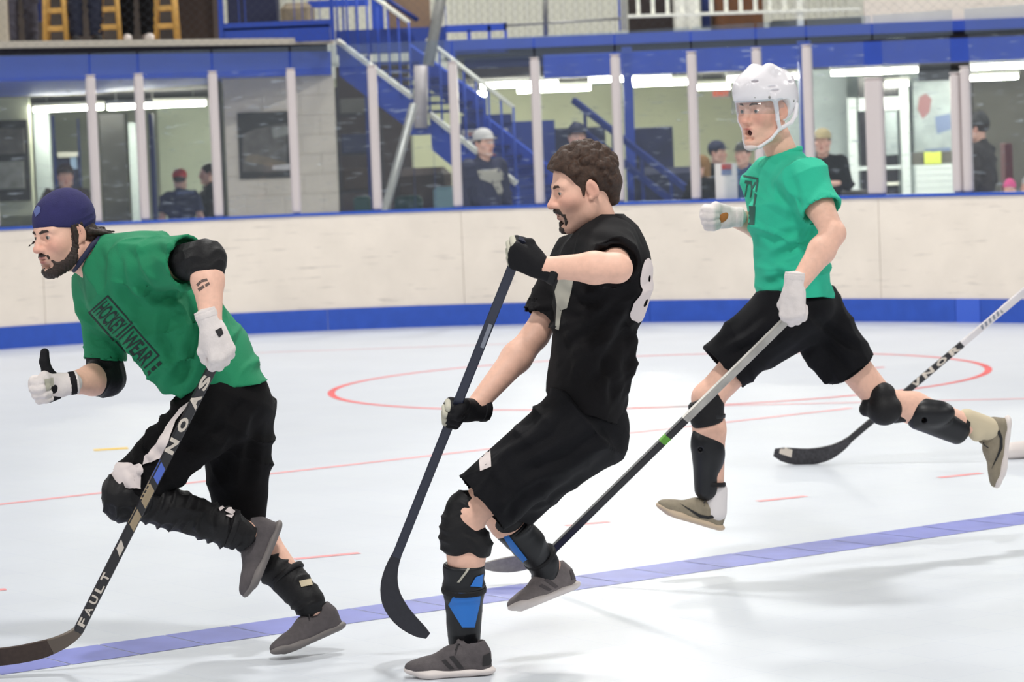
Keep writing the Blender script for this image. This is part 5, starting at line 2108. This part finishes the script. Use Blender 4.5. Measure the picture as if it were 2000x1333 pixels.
# painted block wall: each block is a piece
bw = empty('wall_block', at(550, 400, 31.58), 'painted concrete block wall with a framed picture', None, None, 'structure')
a, b = at(441, 300, 31.58), at(657, 300, 31.58)
x0, x1 = a[0], b[0]
MB().box((x0, 31.592, 0), (x1 - .004, 31.8, 2.455)).build('mortar_bed', 'mortar', bw)
bwid, bh = .40, .205
for r in range(12):
    z = r * bh
    x = x0 - (bwid / 2 if r % 2 else 0)
    while x < x1:
        xa, xb = max(x, x0), min(x + bwid, x1)
        if xb - xa > .03:
            MB().box((xa + .001, 31.58, z + .001), (xb - .001, 31.68, min(z + bh, 2.46) - .001), .003).build('block', 'block_paint', bw)
        x += bwid
pc = empty('framed_picture', at(517, 346, 31.55), 'black and white framed picture hung on the painted block wall', 'picture')
quadbox((463, 221), (569, 346), 31.55, .03, 'picture_frame', 'frame_dark', pc)
a, b = at(470, 250, 31.546), at(566, 338, 31.546)
for q, m_ in (([(474, 262), (500, 252), (535, 244), (560, 240), (560, 336), (474, 336)], 'print_grey1'), ([(484, 300), (520, 306), (560, 318), (560, 330), (478, 316)], 'print_grey3'), ([(530, 250), (566, 246), (566, 262), (534, 270)], 'print_grey2'), ([(532, 324), (566, 320), (566, 332), (532, 332)], 'sign_white')):
    v = [at(x, y, 31.548) for i, (x, y) in enumerate(q)]
    v = [V3(p_[0], 31.546 - (.002 if m_ == 'sign_white' else .001 if m_ != 'print_grey1' else 0), p_[2]) for p_ in v]
    mk('picture_print', v, [tuple(range(len(v)))], m_, pc)
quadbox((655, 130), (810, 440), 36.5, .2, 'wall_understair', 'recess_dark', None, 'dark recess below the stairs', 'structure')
sr = empty('storage_rack', at(700, 440, 35.2), 'dark storage rack with boxes in the recess under the stairs', 'rack')
x0, x1 = at(662, 300, 35.2)[0], at(746, 300, 35.2)[0]
for x in (x0, x1):
    MB().box((x - .02, 35.2, 0), (x + .02, 35.24, 2.4)).build('upright', 'soffit_dark', sr)
for (y0, y1), m_ in zip(((192, 222), (262, 300), (330, 372)), ('lobby_grey', 'navy', 'box_brown')):
    zt, zb = at(700, y0, 35.2)[2], at(700, y1, 35.2)[2]
    MB().box((x0, 35.2, zb - .03), (x1, 35.6, zb)).build('shelf', 'soffit_dark', sr)
    MB().box((x0 + .03, 35.22, zb), (x1 - .03, 35.58, zt), .01).build('stored_box', m_, sr)
thing_box((765, 330), (885, 440), 33.0, .4, 'equipment_bag', 'box_brown', 'brown equipment bag heap beside the stair brace', 'bag', .08)
thing_box((846, 366), (892, 440), 31.2, .4, 'cooler_box', 'cooler', 'pale turquoise cooler box beside the glass', 'cooler', .03)
thing_box((690, 385), (724, 440), 31.5, .3, 'green_crate', 'crate_green', 'dark green crate at the foot of the recess', 'crate', .02)
thing_box((770, 384), (826, 440), 31.8, .3, 'green_tub', 'crate_green', 'dark green tub left of the cooler box', 'tub', .04)


# ---- stairs
def flight(p_top, p_bot, Y0, Y1, wd, n, label, nm='stairs'):
    a, b = at(*p_top, Y0), at(*p_bot, Y1)
    r = empty(nm, b, label, 'stairs')
    d = b - a
    side = nrm(np.cross(d, (0, 0, 1)))
    side = side if side[1] > 0 else -side
    for s_ in (0, wd):
        o = side * s_
        mb = MB()
        P = [a + o + V3(0, 0, .16), b + o + V3(0, 0, .16), b + o - V3(0, 0, .16), a + o - V3(0, 0, .16)]
        q = side * .04
        mb.loft([P, [p_ + q for p_ in P]])
        mb.build('stringer', 'arena_blue', r)
    for i in range(n):
        c = lerp(a, b, (i + .5) / n) + side * (wd / 2 + .02)
        h_ = nrm(V3(d[0], d[1], 0))
        MB().obox(c, h_, side, (0, 0, 1), np.linalg.norm(d[:2]) / n * 1.02, wd - .04, .03).build('tread', 'arena_blue_dark', r)
    mb = MB()
    mb.tube([a + V3(0, 0, .95), b + V3(0, 0, .95)], .022, 8)
    mb.build('handrail', 'metal_white', r, True)
    mb = MB()
    mb.bar(a + V3(0, -.02, .20), b + V3(0, -.02, .20), .03, .05)
    mb.build('kick_rail', 'metal_white', r)
    for i in range(n + 1):
        c = lerp(a, b, i / n)
        MB().tube([c + V3(0, 0, .1), c + V3(0, 0, .95)], .012, 6).build('baluster', 'arena_blue', r, True)
    return r


flight((662, 118), (806, 228), 31.6, 30.6, .9, 7, 'upper flight of blue steel stairs descending behind the glass')
flight((842, 262), (1010, 398), 30.6, 29.8, .8, 7, 'lower flight of blue steel stairs ending behind the white cap spectator')
ld = empty('stair_landing', at(826, 258, 30.6), 'blue steel stair landing between the two flights', 'landing')
quadbox((800, 246), (850, 262), 30.6, .9, 'deck', 'arena_blue', ld)
for x in (806, 846):
    quadbox((x, 262), (x + 8, 470), 30.65, .06, 'leg', 'arena_blue_dark', ld)
thing_post = lambda pa, pb, Y0, Y1, r, m_, lb, nm='pole': tag(MB().tube([at(*pa, Y0), at(*pb, Y1)], r, 12).build(nm, m_, None, True), lb, 'pole')
thing_post((872, -60), (836, 128), 29.2, 29.2, .055, 'galv', 'slanting grey steel pole rising out of the picture above the stairs')
thing_post((822, 128), (822, 250), 30.55, 30.55, .07, 'post_white', 'white round post standing on the stair landing')
a, b = at(808, 205, 30.1), at(752, 412, 29.6)
tag(MB().tube([a, lerp(a, b, (a[2] - .01) / (a[2] - b[2]))], .045, 12).build('pole', 'galv', None, True), 'thin grey brace leaning across the dark recess', 'pole')
tag(MB().box((at(711, 160, 33.5)[0], 33.5, 0), (at(722, 160, 33.5)[0], 33.6, 2.7)).build('column_stair', 'arena_blue_dark'), 'dark blue column beside the stairs', None, None, 'structure')
tag(MB().box((at(878, 160, 32.6)[0], 32.6, 0), (at(892, 160, 32.6)[0], 32.75, 2.7)).build('column_post', 'arena_blue'), 'blue column behind the fifth glass post', None, None, 'structure')
tag(MB().box((at(1217, 160, 31.5)[0], 31.5, 0), (at(1236, 160, 31.5)[0], 31.62, 2.62)).build('column_front', 'arena_blue'), 'blue square column behind the dark haired player', None, None, 'structure')
tag(MB().box((at(1562, 160, 31.8)[0], 31.8, 0), (at(1586, 160, 31.8)[0], 31.95, 2.62)).build('column_right', 'arena_blue'), 'blue column to the right of the helmet', None, None, 'structure')
# blue ramp rail that leads off to the right
rr_ = empty('ramp_railing', at(1220, 390, 30.6), 'slanting dark blue ramp railing behind the blue column', 'railing')
for dy in (0, 46):
    MB().bar(at(1120, 196 + dy, 31.2), at(1345, 372 + dy, 30.2), .05, .06).build('rail', 'arena_blue_dark', rr_)
for t in (.1, .35, .6, .85):
    p_ = lerp(at(1120, 196, 31.2), at(1345, 372, 30.2), t)
    MB().tube([p_, V3(p_[0], p_[1], 0)], .02, 6).build('post', 'arena_blue_dark', rr_)
# blue partition with two red and white signs
pt_ = empty('partition', at(990, 400, 32.2), 'blue partition panel with red and white signs behind the white cap spectator', 'partition')
quadbox((896, 242), (1092, 470), 32.2, .08, 'panel', 'arena_blue_mid', pt_)
quadbox((900, 226), (1000, 240), 32.15, .1, 'panel_rail', 'arena_blue_dark', pt_)
for (p0, p1, tx) in (((902, 254), (992, 276), 'RINK'), ((962, 284), (1016, 306), 'RULES')):
    sg_ = quadbox(p0, p1, 32.17, .03, 'sign', 'sign_white' if tx == 'RINK' else 'sign_red', pt_)
    c = ((p0[0] + p1[0]) / 2 + (-20 if tx == 'RINK' else 0), (p0[1] + p1[1]) / 2)
    for k_ in range(6):
        xx = p0[0] + 6 + k_ * 7.5
        quadbox((xx, p0[1] + 5), (xx + 5, p1[1] - 5), 32.165, .004, 'sign_stroke', 'sign_red' if tx == 'RINK' else 'sign_white', sg_)
thing_box((1062, 252), (1190, 470), 32.8, .5, 'equipment_rack', 'navy', 'dark navy equipment rack behind the bare headed player', 'rack')
thing_box((1234, 250), (1322, 470), 32.6, .5, 'vending_machine', 'navy_machine', 'dark navy vending machine right of the blue column', 'vending machine')
thing_box((1240, 330), (1366, 470), 30.9, .4, 'covered_bench', 'navy', 'low navy covered bench below the vending machine', 'bench', .06)
ex = empty('exit_sign', at(1408, 190, 39.42), 'small glowing orange exit sign on the yellow wall', 'sign')
quadbox((1390, 175), (1427, 190), 39.42, .08, 'sign_housing', 'sign_white', ex)
px_text('sign_lettering', 'EXIT', (1408.5, 182.5), (30, -1.2), 10, ex.children[0], 'exit_light', ex, off=.01, bold=.02)

# ---- right lobby: door, window, shutter
quadbox((1582, 130), (1662, 440), 36.0, .2, 'wall_beside_door', 'lobby_wall_cool', None, 'cool grey wall left of the white door', 'structure')
dr = empty('door_2', at(1725, 440, 35.6), 'white framed glass door', None, None, 'structure')
for p0, p1 in (((1655, 192), (1680, 440)), ((1756, 150), (1782, 440)), ((1676, 192), (1760, 214)), ((1676, 326), (1760, 330))):
    quadbox(p0, p1, 35.6, .08, 'door_frame', 'door_white', dr)
quadbox((1676, 150), (1760, 196), 35.63, .02, 'transom_pane', 'pane_dark', dr)
quadbox((1678, 212), (1758, 440), 35.64, .02, 'door_pane', 'pane_dark', dr)
quadbox((1728, 218), (1754, 302), 35.6, .03, 'door_poster', 'print_pale', dr)
quadbox((1698, 358), (1756, 361), 35.55, .04, 'push_bar', 'metal_white', dr)
wn = empty('window_1', at(1822, 300, 35.7), 'lobby window with pale posters and a rolled shutter below', None, None, 'structure')
quadbox((1782, 160), (1880, 312), 35.75, .05, 'window_pane', 'print_pale', wn)
quadbox((1782, 298), (1880, 326), 35.7, .05, 'window_sill', 'lobby_grey', wn)
for q, m_ in (([(1795, 190), (1808, 182), (1820, 194), (1815, 220), (1802, 232), (1792, 214)], 'crest_red'), ([(1826, 228), (1856, 222), (1858, 252), (1830, 262)], 'print_blue'), ([(1806, 292), (1856, 288), (1856, 296), (1806, 300)], 'print_blue')):
    mk('window_print', [V3(at(x, y, 35.74)[0], 35.74, at(x, y, 35.74)[2]) for x, y in q], [tuple(range(len(q)))], m_, wn)
quadbox((1805, 297), (1839, 321), 35.66, .01, 'lime_notice', 'lime', wn)
for i in range(11):
    y = 324 + i * 6.2
    quadbox((1788, y), (1870, y + 5.4), 35.6 + (i % 2) * .004, .03, 'shutter_slat', 'door_white', wn, bev=.008)
quadbox((1782, 322), (1880, 470), 35.66, .05, 'shutter_back', 'lobby_wall_cool', wn)
thing_box((1586, 376), (1700, 440), 31.0, .5, 'counter', 'lobby_grey', 'low grey counter in front of the man in the tan cap', 'counter', .01)
thing_box((1962, 280), (1982, 440), 32.5, .3, 'maroon_banner', 'maroon', 'narrow maroon banner stand right of the man in the dark coat', 'banner', .01)
fx = board_x(1418, 1.3)
fy = board_y(fx) + .062
fl = empty('flyer', at(1418, 388, fy), 'white flyer with a dark red and blue square taped inside the glass', 'flyer')
quadbox((1396, 320), (1441, 388), fy, .005, 'paper', 'sign_white', fl)
quadbox((1409, 321), (1429, 331), fy - .003, .003, 'printed_square', 'sign_red', fl)
quadbox((1409, 331), (1429, 342), fy - .003, .003, 'printed_square', 'print_blue', fl)

# ---- upper level
sbox((-9, 33.9, 2.84), (at(424, 20, 33.9)[0], 34.0, 5.2), 'balcony_dark_backdrop', 'balcony_dark', 'added dark brown backdrop at the back of the balcony')  # added backdrop: covers the bright corrugated wall so the balcony reads dark


def stand(p0, p1, Y, d_, m_, nm, par):
    return quadbox(p0, p1, Y, d_, nm, m_, par)


rl = empty('balcony_railing', at(540, 78, 31.0), 'blue steel railing at the right end of the balcony', 'railing')
for p0, p1 in (((422, -60), (438, 78)), ((640, -60), (654, 78))):
    quadbox(p0, p1, 31.2, .06, 'post', 'arena_blue', rl)
quadbox((436, 56), (645, 79), 31.2, .05, 'bottom_panel', 'arena_blue', rl)
quadbox((436, 46), (645, 52), 31.2, .04, 'bottom_rail', 'arena_blue', rl)
for x in (462, 474, 570, 586, 604, 620):
    quadbox((x, -60), (x + 6, 48), 31.22, .03, 'picket', 'arena_blue', rl)
thing_box((440, -60), (542, 60), 33.0, .5, 'arcade_cabinet', 'navy', 'dark navy cabinet behind the balcony railing', 'cabinet')
thing_box((546, 6), (612, 62), 32.7, .5, 'armchair', 'print_grey3', 'grey beige armchair behind the balcony railing', 'armchair', .06)
thing_box((338, -60), (420, 77), 31.6, .5, 'cupboard', 'box_brown', 'dark brown cupboard on the balcony left of the blue railing', 'cupboard')
thing_box((-60, -60), (15, 80), 30.2, .15, 'beige_pillar', 'slab_beige', 'beige pillar at the far left of the balcony', 'pillar')
for p0, p1, Y, m_, lb in (((68, -60), (80, 42), 31.8, 'arena_blue_dark', 'dark blue post behind the grey trousers on the balcony'), ((278, 10), (298, 79), 31.5, 'metal_white', 'white post on the balcony beside a blue one'), ((298, 10), (310, 79), 31.52, 'arena_blue_dark', 'dark blue post beside a white one on the balcony')):
    quadbox(p0, p1, Y, .08, 'balcony_post', m_, None, lb, None, 'post')
# blue stair tower on the upper level
tw = empty('stair_tower', at(760, 100, 33.6), 'blue steel stair tower with a brown panel above the stairs', 'stair tower')
quadbox((722, -60), (750, 62), 33.6, .1, 'tower_panel', 'arena_blue', tw)
quadbox((752, -60), (842, 62), 33.9, .06, 'tower_infill', 'panel_brown', tw)
quadbox((655, 60), (872, 98), 33.5, .4, 'tower_beam', 'arena_blue_mid', tw)
MB().tube([at(752, -4, 33.4), at(816, 40, 33.4)], .03, 6).build('tower_brace', 'arena_blue_dark', tw, True)
for x in (664, 690):
    quadbox((x, -60), (x + 9, 60), 33.6, .06, 'tower_post', 'arena_blue', tw)
quadbox((600, 2), (720, 11), 33.55, .05, 'tower_rail', 'arena_blue', tw)
wf = empty('blue_grille', at(930, 98, 33.1), 'blue window frame at the left end of the upper walkway', 'frame')
for p0, p1 in (((868, 50), (990, 59)), ((868, 82), (990, 102)), ((952, 50), (960, 102)), ((984, 44), (992, 102)), ((866, -60), (874, 102)), ((912, 59), (920, 84))):
    quadbox(p0, p1, 33.05, .05, 'frame_bar', 'arena_blue', wf)
gr = empty('grey_railing', at(1100, 68, 33.2), 'thin grey railing of the upper walkway before the corrugated wall', 'railing')
MB().tube([at(990, 50, 33.1), at(1212, 36, 33.1)], .015, 6).build('rail', 'galv', gr, True)
MB().tube([at(1064, -60, 33.1), at(1066, 70, 33.1)], .03, 6).build('post', 'galv', gr, True)
wr = empty('white_railing', at(1450, 56, 33.2), 'white picket railing of the upper walkway on the right', 'railing')
MB().bar(at(1226, 32, 33.06), at(1680, 17, 33.06), .04, .035).build('rail', 'metal_white', wr)
for x, m_ in ((1218, 'galv'), (1562, 'metal_white')):
    quadbox((x - 8, -60), (x + 8, 58 if x < 1400 else 50), 33.05, .07, 'post', m_, wr)
for i in range(12):
    x = 1240 + i * 28.6
    quadbox((x, -60), (x + 11, 30 - i * .9), 33.08, .02, 'picket', 'metal_white', wr)
quadbox((1205, -60), (1213, 60), 33.3, .08, 'walkway_post', 'arena_blue', None, 'slim blue post at the start of the white railing', None, 'post')
thing_box((1226, -60), (1316, 58), 34.0, .4, 'dark_cabinet', 'box_dark', 'near black cabinet behind the left end of the white railing', 'cabinet')
quadbox((1316, -60), (1366, 56), 33.6, .2, 'white_column', 'metal_white', None, 'white column behind the white railing', None, 'column')
quadbox((1368, -60), (1388, 54), 33.9, .2, 'blue_locker', 'arena_blue_dark', None, 'narrow dark blue locker right of the white column', None, 'locker')
thing_box((1388, -60), (1492, 54), 34.0, .4, 'wooden_cabinet', 'wood_brown', 'brown wooden cabinet behind the white railing', 'cabinet')
thing_box((1508, 40), (1684, 56), 34.6, .4, 'grey_bench', 'lobby_grey', 'low grey bench below the corrugated wall at right', 'bench')
quadbox((1684, -120), (2200, 46), 33.05, .1, 'wall_upper_panel', 'board_white', None, 'plain white parapet panel at upper right', 'structure')


# ---- wooden stools on the balcony
def stool(px, Y, label, h=.72):
    c = at(px, 78, Y)
    c[2] = 2.84
    r = empty('wooden_stool', c, label, 'stool', 'wooden stools on the balcony')
    MB().tube([c + V3(0, 0, h), c + V3(0, 0, h + .015), c + V3(0, 0, h + .035)], [.155, .165, .16], 18).build('seat', 'wood_yellow', r)
    for i in range(4):
        a = math.pi / 4 + i * math.pi / 2
        u_ = V3(math.cos(a), math.sin(a), 0)
        MB().tube([c + u_ * .155, c + u_ * .11 + V3(0, 0, h)], .026, 8).build('leg', 'wood_yellow', r, True)
    for z in (.16, .34):
        for i in range(4):
            a, b = math.pi / 4 + i * math.pi / 2, math.pi / 4 + (i + 1) * math.pi / 2
            k_ = .155 - .045 * z / h
            MB().bar(c + V3(math.cos(a), math.sin(a), 0) * k_ + V3(0, 0, z), c + V3(math.cos(b), math.sin(b), 0) * k_ + V3(0, 0, z), .024, .05).build('rung', 'wood_yellow', r)


stool(112, 30.5, 'wooden stool on the balcony between grey and navy trousers')
stool(216, 30.65, 'wooden stool on the balcony between the two dark trousered people')
stool(326, 30.9, 'wooden stool on the balcony beside the dark brown cupboard')


# ---- spectators
def bg_person(px, ytop, Y, face, shirt, trousers, label, hat=None, hatmat=None, hair='hair_dark', sleeve='long', Hfix=None, z0=0.0, arms='down', tone=1.0, shoes='lace_dark', brim=1, wrists=None, stride=0.0, fine=1.0):
    top = at(px, ytop, Y)
    H = (top[2] - z0) if Hfix is None else Hfix
    k = H / 1.77
    base = V3(top[0], Y, z0)
    f_ = nrm(V3(face[0], face[1], 0))
    R = R3(f_, (0, 0, 1))
    P = lambda x, y, z: base + R @ (V3(x, y, z) * k)
    root = empty('person', base, label, 'person', None)
    HC = P(.02, 0, 1.62)
    el = {1: P(-.02, .25, 1.14), -1: P(-.02, -.25, 1.14)}
    wr = {1: P(.06, .25, .90), -1: P(.06, -.25, .90)}
    if arms == 'crossed':
        el = {s_: P(.06, s_ * .26, 1.16) for s_ in (1, -1)}
        wr = {s_: P(.22, -s_ * .08, 1.18) for s_ in (1, -1)}
    elif arms == 'rail':
        el = {s_: P(.12, s_ * .25, 1.16) for s_ in (1, -1)}
        wr = {s_: P(.32, s_ * .16, 1.12) for s_ in (1, -1)}
    if wrists is not None:
        wr = {1: np.asarray(wrists[0]), -1: np.asarray(wrists[1])}
        el = {s_: lerp(P(0, s_ * .18, 1.41), wr[s_], .5) + R @ V3(-.05, s_ * .10, -.09) for s_ in (1, -1)}
    body = [('+', Cap(P(0, 0, .96), P(0, 0, 1.32), .13 * k, .15 * k, R[:, 0], .72), .03), ('+', Cap(P(0, .16, 1.42), P(0, -.16, 1.42), .055 * k), .05), ('+', Cap(P(0, 0, 1.42), P(0, 0, 1.57), .058 * k, .052 * k), .03)]
    for s_ in (1, -1):
        sh = P(0, s_ * .18, 1.41)
        body += limb([sh, el[s_], wr[s_]], [.05 * k, .042 * k, .03 * k])
        body += [('+', Cap(wr[s_], wr[s_] + nrm(wr[s_] - el[s_]) * .13 * k, .034 * k, .024 * k), .02)]
        body += limb([P(0, s_ * .09, .92), P(.01 + s_ * stride * .7, s_ * .10, .48), P(-.01 + s_ * stride, s_ * .10, .08)], [.085 * k, .058 * k, .04 * k])
        body += [('+', Cap(P(-.02 + s_ * stride, s_ * .10, .05), P(.13 + s_ * stride, s_ * .11, .04), .035 * k), .02)]
    hops = head_ops(HC, R, k)
    v1, f1 = sculpt(body + [(m_, p_, k_ if i else .03) for i, (m_, p_, k_) in enumerate(hops)], .0045, HC - .16 * k, HC + .16 * k)
    v2, f2 = sculpt(body, .014)
    ins = np.all((v2 > HC - .15 * k) & (v2 < HC + .2 * k), axis=1)
    v, f = join((v1, f1), (v2, f2[~ins[f2].any(1)]))
    mk('body', v, f, 'skin', root, True, head_col(v, HC, R, k) * tone)
    # top
    so = [('+', Fru(P(0, 0, .90), P(0, 0, 1.34), .175 * k, .18 * k, R[:, 0], .74), 0), ('+', Ell(P(0, 0, 1.32), V3(.14, .2, .14) * k, R), .05), ('+', Cap(P(0, .17, 1.41), P(0, -.17, 1.41), .075 * k), .05), ('+', Cap(P(-.01, 0, 1.43), P(-.01, 0, 1.47), .075 * k), .04)]
    for s_ in (1, -1):
        sh = P(0, s_ * .19, 1.41)
        if sleeve == 'long':
            so += [('+', Cap(sh, el[s_], .075 * k, .066 * k), .04), ('+', Fru(el[s_], lerp(el[s_], wr[s_], .95), .066 * k, .05 * k), .02)]
        else:
            so += [('+', Fru(sh, lerp(sh, el[s_], .75), .075 * k, .076 * k), .04)]
    so.append(('-', Cap(P(.02, 0, 1.49), P(.04, 0, 1.6), .056 * k, .07 * k), .01))
    v, f = sculpt(so, .012)
    v = folds(v, f, [((.3, .2, 1), .12, .007), ((1, .2, .4), .09, .005)], int(px))
    top_ = mk('top', v, f, shirt, root, True)
    po = [('+', Ell(P(0, 0, .92), V3(.125, .165, .12) * k, R), 0)]
    for s_ in (1, -1):
        po += [('+', Cap(P(0, s_ * .09, .9), P(.01 + s_ * stride * .7, s_ * .10, .5), .10 * k, .08 * k), .03), ('+', Fru(P(.01 + s_ * stride * .7, s_ * .10, .5), P(-.01 + s_ * stride, s_ * .10, .075), .08 * k, .07 * k), .02)]
    v, f = sculpt(po, .013)
    v = folds(v, f, [((.2, .1, 1), .09, .006)], int(px) + 1)
    mk('trousers', v, f, trousers, root, True)
    for s_ in (1, -1):
        v, f = sculpt([('+', Cap(P(-.05 + s_ * stride, s_ * .10, .05), P(.16 + s_ * stride, s_ * .115, .04), .046 * k, .042 * k), 0), ('&', Half(P(0, 0, .001), (0, 0, -1)), 0)], .008)
        mk('shoe', v, f, shoes, root, True)

    def L(x, y, z):
        return HC + R @ (V3(x, y, z) * k)
    hops_ = [('+', Ell(L(-.018, 0, .045), V3(.106, .086, .092) * k, R), 0), ('-', Ell(L(.105, 0, -.02), V3(.088, .13, .095) * k, R), .006), ('-', Box(L(.07, 0, -.09), V3(.075, .2, .085) * k, R), .008), ('-', Half(L(0, 0, -.05), (0, 0, 1)), .01)]
    if hair == 'long':
        hops_ = [('+', Ell(L(-.02, 0, .045), V3(.110, .092, .094) * k, R), 0), ('+', Cap(L(-.05, 0, .0), L(-.06, 0, -.16), .085 * k, .07 * k), .03), ('-', Ell(L(.11, 0, -.02), V3(.09, .09, .11) * k, R), .006)]
    hops_ = [o_ if o_[0] != '-' or not isinstance(o_[1], Half) else ('&', Half(L(0, 0, -.05), (0, 0, -1)), .01) for o_ in hops_]
    v, f = sculpt(hops_, .006)
    mk('hair', v, f, 'hair_long' if hair == 'long' else hair, root, True)
    if hat:
        co = [('+', Ell(L(-.014, 0, .060), V3(.110, .092, .092) * k, R), 0), ('&', Half(L(.07, 0, .042), R @ V3(.1, 0, -1)), .006)]
        if hat == 'cap':
            co.insert(1, ('+', Ell(L(.105 * brim, 0, .046), V3(.075, .07, .012) * k, R), .008))
        if hat == 'beanie':
            co.insert(1, ('+', Ell(L(-.02, 0, .10), V3(.08, .07, .08) * k, R), .02))
        v, f = sculpt(co, .006)
        mk('cap' if hat == 'cap' else 'knit_hat', v, f, hatmat, root, True)
    return root, top_


_, t_ = bg_person(350, 329, 33.4, (.15, 1), 'navy_tee', 'box_brown', 'spectator in red cap and navy t-shirt seen from behind at left', 'cap', 'cap_red', sleeve='short')
px_decal('shirt_print', [[(346, 374), (380, 372), (380, 379), (346, 381)]], t_, 'print_blue', off=.006)
bg_person(408, 317, 34.6, (-1, -.2), 'black_cloth', 'black_cloth', 'dark dressed spectator right of the red cap beside the glass post')
bg_person(126, 318, 30.8, (.2, -1), 'box_brown', 'navy', 'dark brown jacketed spectator just above the navy skull cap', 'cap', 'box_brown', tone=.8)
_, t_ = bg_person(942, 250, 29.6, (.62, -.8), 'navy_hoodie', 'navy', 'spectator in white cap and navy hoodie with pale chest print', 'cap', 'sign_white')
px_decal('hoodie_print', [[(932, 334), (975, 330), (985, 344), (980, 352), (960, 358), (938, 350)]], t_, 'grey_print', off=.006)
px_decal('hoodie_print', [[(962, 358), (976, 354), (984, 380), (974, 382)]], t_, 'grey_print', off=.006)
bg_person(1126, 239, 31.0, (.1, -1), 'navy', 'black_cloth', 'spectator in dark cap behind the bare headed player', 'cap', 'navy')
bg_person(1368, 300, 29.5, (-.9, -.4), 'black_cloth', 'black_cloth', 'long haired spectator in black at the left edge of the flyer', hair='long', arms='rail')
bg_person(1398, 274, 31.9, (.8, -.5), 'black_cloth', 'navy', 'spectator in dark cap standing behind the white flyer', 'cap', 'navy')
bg_person(1452, 276, 31.0, (-.6, -.8), 'jacket_blue', 'navy', 'spectator in dark cap and blue jacket behind the fist of the helmeted player', 'cap', 'frame_dark')
bg_person(1606, 250, 30.6, (-.25, -1), 'black_cloth', 'navy', 'man in tan cap and black shirt right of the helmeted player', 'cap', 'cap_tan', arms='crossed')
bg_person(1912, 222, 29.4, (-.9, .5), 'coat_dark', 'navy', 'man in dark cap and charcoal coat turned away at far right', 'beanie', 'frame_dark', tone=.95)
bg_person(1972, 352, 28.6, (-.3, -1), 'pink', 'navy', 'small child in pink hat and top low at far right', 'beanie', 'pink')
bg_person(2010, 345, 29.2, (-1, -.3), 'sign_white', 'navy', 'child in pale hat half cut off at the right edge', 'beanie', 'sign_white')
for px, Y, tm, lb, sh_ in ((40, 31.0, 'grey_jeans', 'person in grey trousers on the balcony at far left, head out of view', 'lace_dark'), (166, 30.55, 'navy_jeans', 'person in navy trousers and dark shoes on the balcony between the stools', 'lace_dark'), (266, 30.75, 'black_cloth', 'person in black trousers and white shoes on the balcony', 'sole_white')):
    bg_person(px, 10, Y, (.2, -1), 'navy', tm, lb, Hfix=1.77, z0=2.84, shoes=sh_)


# ---- the fourth player, just outside the frame, and the stick that reaches in
def fourth():
    Yb, Yt = 14.95, 14.55
    s_top, s_heel = at(2090, 494, Yt), at(1642, 874, Yb)
    sd = nrm(s_heel - s_top)
    st = empty('hockey_stick', onfloor(1580, 912), 'white and black hockey stick reaching in from the right edge, blade on the floor', 'hockey stick')
    toe = at(1512, 884, Yb + .05)
    nn = nrm(np.cross(sd, toe - s_heel))
    b0 = lerp(s_top, s_heel, .96)
    for a, b, m_, nm, wd_ in ((0, .30, 'stick_white', 'upper_shaft', .034), (.30, .48, 'stick_white', 'shaft_section', .031), (.48, .70, 'stick_black', 'lettered_section', .031), (.70, 1, 'stick_black', 'lower_shaft', .030)):
        o = rect_loft([lerp(s_top, b0, a + (b - a) * t) for t in np.linspace(0, 1, 6)], nn, [wd_] * 6, [.021] * 6, m_, nm, st)
        if nm == 'lettered_section':
            for ch, t in (('V', .69), ('N', .635), ('O', .575), ('R', .515)):
                c = np.array(proj(lerp(s_top, b0, t)))
                ud = np.array(proj(s_top)) - np.array(proj(b0))
                px_text('shaft_lettering', ch, tuple(c), tuple(ud / np.linalg.norm(ud) * 24), 11, o, 'stick_letter', o, bold=.05)
        if nm == 'shaft_section':
            c = np.array(proj(lerp(s_top, b0, .34)))
            ud = np.array(proj(s_top)) - np.array(proj(b0))
            ud = ud / np.linalg.norm(ud)
            vd = np.array((ud[1], -ud[0]))
            for i in range(7):
                m0 = c + ud * (i * 10 - 33)
                px_decal('shaft_lettering', [[tuple(m0 - vd * 4), tuple(m0 + ud * 5 - vd * 4), tuple(m0 + ud * 8 + vd * 4), tuple(m0 + ud * 3 + vd * 4)]], o, 'stick_grey_mark', o, seg=6)
    blade = bez(b0, at(1604, 910, Yb + .02), toe, 12)
    wd = list(np.linspace(.032, .074, 5)) + [.080, .084, .086, .088, .088, .084, .072, .040]
    bl = rect_loft(blade, nn, wd, list(np.linspace(.020, .009, 6)) + [.008] * 7, 'stick_weave', 'blade', st)
    px_decal('blade_label', [[(1524, 872), (1548, 879), (1546, 894), (1522, 886)]], bl, 'stick_letter', bl, seg=6)
    base = at(2118, 900, 15.0)
    w1, w2 = lerp(s_top, s_heel, .0), lerp(s_top, s_heel, .06)
    bg_person(2118, 200, 15.0, (-1, -.05), 'black_jersey', 'black_short', 'player at the right edge, only the tip of a white shoe in view', Hfix=1.78, shoes='sole_white', wrists=(w1, w2 + V3(0, .05, 0)), stride=.28)


mat('stick_weave', (52, 50, 54), 0.5, noise=.5, nscale=60)
fourth()
